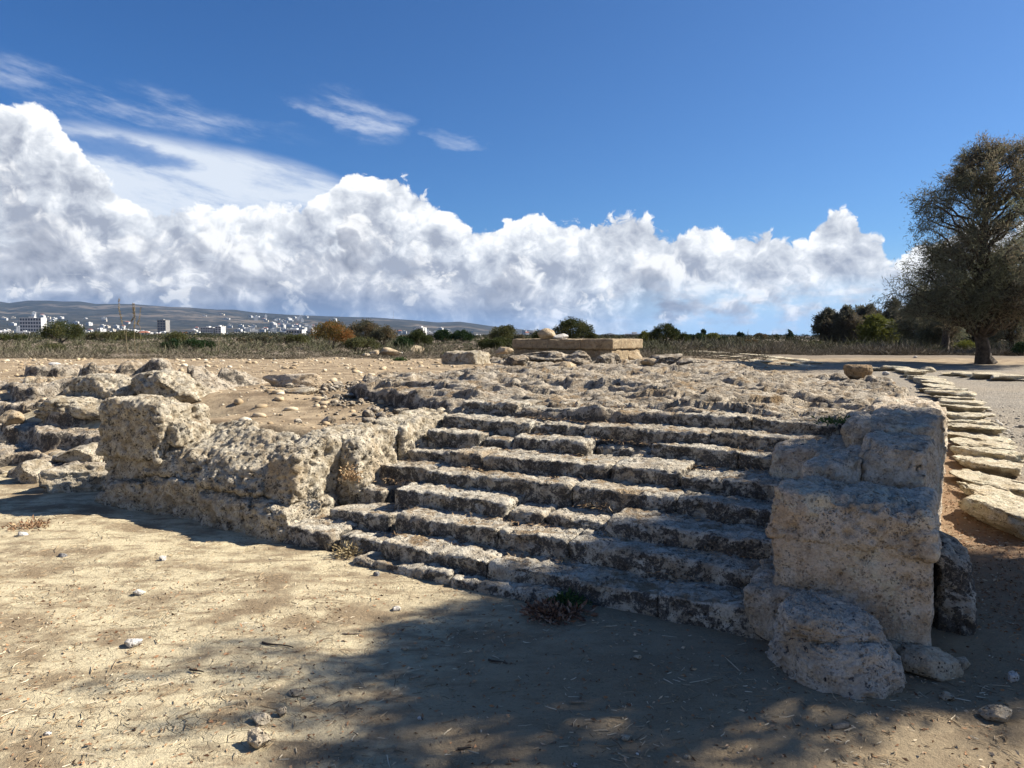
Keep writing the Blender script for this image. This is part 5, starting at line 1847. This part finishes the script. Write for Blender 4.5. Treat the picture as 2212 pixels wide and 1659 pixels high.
def build_stalks():
    """tall dry flower stalks standing up from the scrub at the left"""
    rg = np.random.default_rng(15)
    M = plain('dry stalk', (0.17, 0.13, 0.07), (0.34, 0.27, 0.16), 20)
    base = [(275, 767, [(272, 740), (268, 710), (262, 690), (257, 668), (257, 645)], 'tallest dry flower stalk bending left above the terrace edge'),
            (277, 767, [(273, 735), (272, 712), (284, 696), (290, 684), (288, 672), (287, 655)], 'curling dry flower stalk crossing the tallest one'),
            (292, 767, [(291, 740), (290, 710), (291, 690), (290, 656)], 'straight dry flower stalk right of the curling one'),
            (299, 763, [(303, 735), (304, 705), (296, 700), (301, 690), (304, 664)], 'slender dry flower stalk at the right of the group'),
            (470, 764, [(474, 740), (480, 715), (482, 700)], 'thin bare stalk in front of the low green shrub'),
            (24, 755, [(23, 742), (24, 735)], 'short thin stalk at the far left of the scrub')]
    for X, Y, pts, lab in base:
        b = at(X, Y, 0.83)
        d = b[1]
        b[2] = gz(b[0], b[1])
        P = [np.zeros(3)] + [far(x, y, d) - b for x, y in pts]
        P = np.array(P)
        t = np.linspace(0, 1, 40)
        k = np.linspace(0, 1, len(P))
        q = np.stack([np.interp(t, k, P[:, i]) for i in range(3)], 1)
        for _ in range(6):
            q[1:-1] = (q[:-2] + q[1:-1] * 2 + q[2:]) / 4
        root = empty('dry_flower_stalk', b, lab, 'flower stalk', 'dry flower stalks at the terrace edge')
        v, f = tubes([(q, 0.009 * (1 - 0.5 * t))], 5)
        mesh_obj('stalk', v, f, M, root)
        if len(pts) > 3:
            n = 170
            s = rg.uniform(0.52, 1.0, n)
            pos = np.stack([np.interp(s, t, q[:, i]) for i in range(3)], 1)
            dr = rg.normal(size=(n, 3)) + np.array([0, 0, 0.5])
            v, f = leaves(pos, dr, 0.06, 0.018, rg)
            mesh_obj('seed_heads', v, f, M, root, smooth=False)


build_stalks()


def build_weeds():
    rg = np.random.default_rng(18)

    def weed(name, lab, X, Y, w, h, z, mat, n, cat='plant', L=(0.035, 0.012)):
        p = at(X, Y, z)
        d = math.hypot(p[0], p[1])
        R = w / 2 * d / FPX
        H = h * d / FPX
        v = rg.normal(size=(n, 3)) * np.array([0.5, 0.42, 0.35])
        P = v * R
        P[:, 2] = np.abs(v[:, 2]) * H * 1.4 + 0.005
        D = v + rg.normal(0, .7, (n, 3)) + np.array([0, 0, 0.4])
        s = rg.uniform(0.5, 1.3, n)
        q, f = leaves(P, D, L[0] * s, L[1] * s, rg, 0.3)
        o = mesh_obj(name, q, f, mat, smooth=False)
        o.location = p + np.array([0, R * 0.5, 0])
        return tag(o, lab, cat)
    weed('weed', 'low green weed growing at the foot of the lowest step in the tree shadow', 1225, 1316, 66, 18, 0.0, F_weed, 700)
    weed('dead_leaf_heap', 'heap of curled brown leaves below the green weed at the lowest step', 1198, 1336, 104, 9, 0.0, islands('curled leaves', (0.09, 0.045, 0.028), (0.22, 0.12, 0.075), (0.38, 0.26, 0.18)), 900, 'leaf heap', (0.045, 0.018))
    weed('weed', 'dry brown tuft wedged in the corner between wall and steps', 755, 1040, 40, 30, 0.42, islands('dry tuft', (0.2, 0.12, 0.06), (0.38, 0.26, 0.14), (0.5, 0.38, 0.22)), 260)
    weed('weed', 'dry brown patch of weed in the wall shadow at the left', 52, 1146, 70, 10, 0.0, islands('dry patch', (0.14, 0.07, 0.04), (0.3, 0.18, 0.1), (0.45, 0.34, 0.2)), 300)
    weed('weed', 'small grass tuft at the left end of the foundation ledge', 748, 1206, 50, 20, 0.0, islands('grass tuft', (0.16, 0.12, 0.06), (0.34, 0.27, 0.15), (0.48, 0.4, 0.25)), 260)
    weed('weed', 'green creeping weed on the terrace in front of the pointed boulder', 862, 781, 26, 6, 0.84, F_weed, 300, L=(0.08, 0.04))
    weed('weed', 'pale green sprigs growing on top of the right pier steps', 1815, 918, 70, 10, 0.96, F_weed, 160)


build_weeds()


# ------------------------------------------------------------------ hills, town and masts far away
RIDGE = [(-500, 640), (-200, 652), (0, 650), (25, 654), (67, 648.5), (110, 649), (139, 651.5), (178, 651.5), (211, 657), (248, 657), (293, 658), (372, 664), (409, 665), (471, 670), (508, 669.5), (548, 674.5),
         (620, 679), (702, 683), (752, 685), (809, 686), (891, 691), (945, 696), (995, 695), (1057, 704), (1121, 711), (1155, 714), (1220, 721), (1270, 724), (1289, 724), (1318, 719), (1335, 723.5), (1353, 722), (1378, 726), (1420, 727), (1500, 729), (3000, 729)]
_ra = np.array([math.atan((x - 1106) / FPX) for x, y in RIDGE])
_re = np.array([(HORIZON - y) / FPX for x, y in RIDGE])
D0, D1 = 1250.0, 5600.0


def hill_h(x, y):
    a = np.arctan2(x, y)
    d = y
    e = np.interp(a, _ra, _re) * D1
    t = np.clip((d - D0) / (D1 - D0), 0, 1.4)
    prof = np.where(t < 1, 0.30 * t + 0.70 * t ** 2.0, 1.0 - 0.9 * np.clip(t - 1.0, 0, 1))
    p = np.stack([x * 0.0011, y * 0.0008, 0 * x], 1)
    n = fbm(p, 5, 0.5)
    return 0.5 + e * prof + n * 42 * np.clip(e / 120, 0, 1) * np.clip(t * 1.6, 0, 1) * (1 - ss(0.72, 1.0, t) * 0.85)


def build_hills():
    m, g, b = material('cloud shaded hill scrub', 0.95)
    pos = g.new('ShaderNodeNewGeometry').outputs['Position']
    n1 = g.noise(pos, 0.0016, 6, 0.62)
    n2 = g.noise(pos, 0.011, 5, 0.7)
    c = g.mix(g.mr(n2, 0.38, 0.62), (0.012, 0.016, 0.015), (0.040, 0.039, 0.033))  # scrub tones, darkened further to put cloud shadow into the colour
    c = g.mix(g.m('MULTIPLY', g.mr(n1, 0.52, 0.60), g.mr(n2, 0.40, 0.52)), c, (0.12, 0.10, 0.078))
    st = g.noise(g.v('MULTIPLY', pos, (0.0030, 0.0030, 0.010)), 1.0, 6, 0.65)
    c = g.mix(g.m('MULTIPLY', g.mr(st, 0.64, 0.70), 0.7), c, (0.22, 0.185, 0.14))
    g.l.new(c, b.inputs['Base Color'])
    ys = np.concatenate([np.linspace(D0, D1, 150), np.linspace(D1 + 60, 7400, 12)])
    ts = np.linspace(-1.15, 0.5, 620)
    T, Y = np.meshgrid(ts, ys)
    x, y = (T * Y).ravel(), Y.ravel()
    z = hill_h(x, y)
    n, k = len(ys), len(ts)
    i = np.arange(n * k).reshape(n, k)
    f = np.stack([i[:-1, :-1], i[:-1, 1:], i[1:, 1:], i[1:, :-1]], -1).reshape(-1, 4)
    z = np.where(y <= D0 + 1, -3.0, z)
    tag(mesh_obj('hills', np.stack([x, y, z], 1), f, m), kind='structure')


build_hills()


def bx(x0, x1, y0, y1, z0, z1):
    v = np.array([(x0, y0, z0), (x1, y0, z0), (x1, y1, z0), (x0, y1, z0), (x0, y0, z1), (x1, y0, z1), (x1, y1, z1), (x0, y1, z1)], float)
    f = np.array([(0, 3, 2, 1), (4, 5, 6, 7), (0, 1, 5, 4), (1, 2, 6, 5), (2, 3, 7, 6), (3, 0, 4, 7)])
    return v, f


M_white = plain('white render', (0.50, 0.49, 0.47), (0.62, 0.61, 0.58), 0.3)
M_cream = plain('cream render', (0.50, 0.44, 0.35), (0.60, 0.54, 0.44), 0.3)
M_conc = plain('bare concrete', (0.20, 0.19, 0.18), (0.28, 0.27, 0.25), 0.3)
M_tile = plain('red roof tiles', (0.26, 0.09, 0.05), (0.38, 0.15, 0.09), 1.0)
M_glass = plain('dark window', (0.05, 0.06, 0.075), (0.09, 0.10, 0.12), 1.0, 0.2)


def house_geo(w, dp, h, floors, nw, roof, rg, mats):
    """one small building as one mesh: walls, parapet or tiled roof, windows set on the front and the sun side"""
    parts, mi = [], []

    def add(v, f, m):
        parts.append((v, f))
        mi.extend([m] * len(f))
    add(*bx(-w / 2, w / 2, -dp / 2, dp / 2, -6, h), 0)
    if roof == 'tile':
        v = np.array([(-w / 2 - .4, -dp / 2 - .4, h + .02), (w / 2 + .4, -dp / 2 - .4, h + .02), (w / 2 + .4, dp / 2 + .4, h + .02), (-w / 2 - .4, dp / 2 + .4, h + .02), (-w / 4, 0, h + dp * .22), (w / 4, 0, h + dp * .22)])
        add(v, np.array([(0, 1, 5, 4), (2, 3, 4, 5), (1, 2, 5, 5), (3, 0, 4, 4)])[:2], 2)
        parts.append((v, np.array([(1, 2, 5), (3, 0, 4)])))
        mi.extend([])
    else:
        add(*bx(-w * 0.2, w * 0.12, -dp * .2, dp * .25, h + .02, h + 2.3), 0)
        add(*bx(-w / 2 - .15, w / 2 + .15, -dp / 2 - .15, dp / 2 + .15, h - .35, h + .5), 0)
    fh = h / floors
    for k in range(floors):
        for j in range(nw):
            x = -w / 2 + (j + 0.5) * w / nw
            add(*bx(x - w / nw * .28, x + w / nw * .28, -dp / 2 - .06, -dp / 2 + .1, k * fh + fh * .25, k * fh + fh * .80), 1)
        add(*bx(w / 2 - .1, w / 2 + .06, -dp * .25, dp * .05, k * fh + fh * .3, k * fh + fh * .78), 1)
    return parts, mi


def make_house(kind, rg):
    mats = [M_white, M_glass, M_tile]
    if kind == 'cream':
        mats[0] = M_cream
    w, dp, h, fl, nw, roof = {'flat': (14, 11, 7.0, 2, 4, 'flat'), 'long': (24, 11, 6.6, 2, 7, 'flat'), 'tall': (13, 12, 13.5, 4, 4, 'flat'), 'villa': (13, 10, 6.0, 2, 3, 'tile'), 'cream': (15, 10, 6.6, 2, 4, 'flat'), 'low': (16, 10, 3.6, 1, 4, 'flat')}[kind]
    parts, mi = house_geo(w, dp, h, fl, nw, roof, rg, mats)
    vs, quads, qm, tris = [], [], [], []
    o = 0
    c = 0
    for v, f in parts:
        vs.append(v)
        if f.shape[1] == 4:
            quads.append(f + o)
            qm.extend(mi[c:c + len(f)])
            c += len(f)
        else:
            tris.append(f + o)
        o += len(v)
    F = [np.concatenate(quads)]
    if tris:
        F.append(np.concatenate(tris))
        qm = qm + [2] * sum(len(t) for t in tris)
    ob = mesh_obj('house', np.concatenate(vs), F, mats, smooth=False, mat_index=qm)
    return ob


def build_town():
    rg = np.random.default_rng(2024)
    protos = {k: make_house(k, rg) for k in ('flat', 'long', 'tall', 'villa', 'cream', 'low')}
    used = set()
    lab = {'flat': 'white flat roofed house of two floors in the far town', 'long': 'long white building in the far town', 'tall': 'white block of flats of four floors in the far town', 'villa': 'white house under a red tiled roof in the far town',
           'cream': 'cream coloured house in the far town', 'low': 'low white flat roofed building in the far town'}
    labh = {'flat': 'white house of two floors on the far hillside', 'long': 'long white building on the far hillside', 'tall': 'tall white block on the far hillside', 'villa': 'house with a red roof on the far hillside', 'cream': 'cream house on the far hillside', 'low': 'low white building on the far hillside'}

    def put(kind, x, y, z, s, hill):
        o = protos[kind]
        if kind in used:
            o = o.copy()
            COL.objects.link(o)
        used.add(kind)
        o.location = (x, y, z)
        o.scale = (s * rg.uniform(.85, 1.2), s, s * rg.uniform(.9, 1.15))
        o.rotation_euler = (0, 0, rg.uniform(-0.5, 0.5))
        tag(o, (labh if hill else lab)[kind], 'house', ('houses on the far hillside, ' if hill else 'houses of the far town, ') + kind)
    kinds = ['flat', 'long', 'tall', 'villa', 'cream', 'low']
    n = 0
    while n < 118:                                         # the town on the plain
        X = rg.uniform(-40, 700) if rg.uniform() < 0.88 else rg.uniform(850, 1130)
        d = rg.uniform(820, 1245)
        x = (X - 1106) / FPX * d
        put(kinds[rg.choice(6, p=[.30, .20, .12, .15, .10, .13])], x, d, float(ground_h(np.array([x]), np.array([d]), False)[0]) - 0.3, rg.uniform(0.42, 0.80), False)
        n += 1
    n = 0
    while n < 180:                                         # climbing the foot of the hills
        t = rg.uniform()
        if t < 0.55:
            X, d = rg.normal(615, 70), rg.uniform(1700, 4600)
        elif t < 0.80:
            X, d = rg.uniform(-30, 280), rg.uniform(1500, 3600)
        elif t < 0.92:
            X, d = rg.uniform(0, 700), rg.uniform(1300, 2000)
        else:
            X, d = rg.uniform(800, 1150), rg.uniform(1500, 3200)
        x = (X - 1106) / FPX * d
        z = float(hill_h(np.array([x]), np.array([d]))[0])
        put(kinds[rg.choice(6, p=[.38, .16, .08, .10, .14, .14])], x, d, z, rg.uniform(0.7, 1.1) * (0.6 + d / 5000), True)
        n += 1

    # single buildings one can point out
    def block(name, label, X, Yt, Yb, w, d, mat, floors, nw, recess=True, extra=None):
        p = far(X, Yb, d)
        p[2] = min(p[2], 3.0)
        H = (HORIZON - Yt) / FPX * d + EYE - p[2]
        W = w / FPX * d
        root = empty(name, p, label, 'building')
        v, f = bx(-W / 2, W / 2, -7, 7, -6, H)
        mesh_obj('wall', v, f, mat, root, smooth=False)
        fh = H / floors
        for k in range(floors):
            ps = []
            for j in range(nw):
                xx = -W / 2 + (j + 0.5) * W / nw
                ps.append(bx(xx - W / nw * .34, xx + W / nw * .34, -7.25, -6.9, k * fh + fh * .22, k * fh + fh * .82))
            v, f = join(ps)
            mesh_obj('window_row', v, f, M_glass, root, smooth=False)
        v, f = join([bx(-W / 2 - .3, W / 2 + .3, -7.4, 7.4, H - .2, H + .4), bx(-W * .15, W * .10, -3, 3, H + .42, H + 1.8)])
        mesh_obj('roof', v, f, mat, root, smooth=False)
        return root
    block('apartment_block', 'large white hotel block with a dark window grid left of the round dark shrub', 73, 687, 724, 46, 1150, M_white, 5, 8)
    block('apartment_block', 'dark grey unfinished concrete block in the far town', 354, 692, 724, 18, 1150, M_conc, 6, 3)
    block('apartment_block', 'narrow white tower in the far town right of the dry stalks', 866 * 0.55, 706, 728, 13, 900, M_white, 5, 2)
    block('apartment_block', 'wide white block with many windows left of the narrow white tower', 452, 708, 728, 26, 900, M_white, 4, 7)
    block('apartment_block', 'white block half hidden left of the orange shrub', 640, 713, 730, 34, 700, M_white, 2, 6)
    block('apartment_block', 'white building showing left of the altar rocks', 1155, 718, 730, 24, 620, M_white, 2, 4)
    block('apartment_block', 'white flat building right of the altar on the skyline', 1371, 726 - 4, 731, 34, 600, M_white, 2, 5)
    # flat roofs on the right hand skyline
    for X0, X1, Yt, d, lab_, m in [(1686, 1706, 731, 210, 'tan flat roofed shed left of the tiered conifer', M_cream), (1700, 1760, 735, 200, 'long low cream wall like building behind the scrub at the right', M_cream), (1724, 1735, 730.5, 205, 'small dark box on the roof of the long low building', M_conc), (1735, 1765, 733, 230, 'white low roof at the left of the grove', M_white)]:
        w = (X1 - X0) / FPX * d
        p = far((X0 + X1) / 2, 742, d)
        p[2] = 0.5
        H = (HORIZON - Yt) / FPX * d + EYE - p[2]
        root = empty('flat_building', p, lab_, 'building')
        v, f = bx(-w / 2, w / 2, -3, 3, -1, max(H, 0.9))
        mesh_obj('wall', v, f, m, root, smooth=False)
        v, f = bx(-w / 2 - .15, w / 2 + .15, -3.15, 3.15, max(H, .9) + 0.003, max(H, .9) + 0.2)
        mesh_obj('roof', v, f, m, root, smooth=False)
    for X, lab_ in ((1396, 'left of two small white domes beyond the scrub right of the altar'), (1407, 'right of two small white domes beyond the scrub right of the altar')):
        p = far(X, 742, 120)
        p[2] = gz(p[0], p[1])
        v, f = ico(3)
        v = v * np.array([0.42, 0.42, 0.5])
        v[:, 2] = np.maximum(v[:, 2], -0.2)
        o = mesh_obj('white_dome', v, f, M_white)
        o.location = p + np.array([0, 0, 0.55])
        tag(o, lab_, 'dome')
    Mm = plain('mast steel', (0.22, 0.22, 0.23), (0.34, 0.34, 0.35), 4.0)
    for X, Yt, Yb, d, lab_ in [(1616, 711, 736, 260, 'thin radio mast above the reddish scrub mound'), (1669, 713, 736, 260, 'thin radio mast left of the tan shed'), (1698, 709, 736, 270, 'tallest thin radio mast, just left of the tiered conifer'), (1736, 723, 736, 240, 'short bent aerial above the long low building'), (850, 671, 689, 5300, 'tall lattice mast on the hill ridge above the rusty shrub')]:
        p = far(X, Yb, d)
        top_ = far(X, Yt, d)
        r = 0.00018 * d
        if d < 1000:
            p[2] = 0.8
        t = np.linspace(0, 1, 12)
        q = np.stack([0 * t, 0 * t, t * (top_[2] - p[2])], 1)
        polys = [(q, r * (1.2 - 0.8 * t))]
        for zz in (0.55, 0.75, 0.92):
            h = zz * (top_[2] - p[2])
            polys.append((np.array([(-3 * r, 0, h), (3 * r, 0, h)]), np.array([r * .5, r * .5])))
        v, f = tubes(polys, 5)
        o = mesh_obj('radio_mast', v, f, Mm)
        o.location = p
        tag(o, lab_, 'mast')


build_town()


def build_haze():
    m = bpy.data.materials.new('haze')
    m.use_nodes = True
    t = m.node_tree
    t.nodes.clear()
    out = t.nodes.new('ShaderNodeOutputMaterial')
    vol = t.nodes.new('ShaderNodeVolumePrincipled')
    vol.inputs['Density'].default_value = HAZE
    vol.inputs['Color'].default_value = (0.33, 0.58, 1.0, 1)
    vol.inputs['Anisotropy'].default_value = 0.0
    t.links.new(vol.outputs[0], out.inputs['Volume'])
    v, f = bx(-19000, 19000, -9000, 19000, -30, 420)
    o = mesh_obj('haze', v, f, m, smooth=False)
    tag(o, kind='stuff')


HAZE = 0.00003
build_haze()
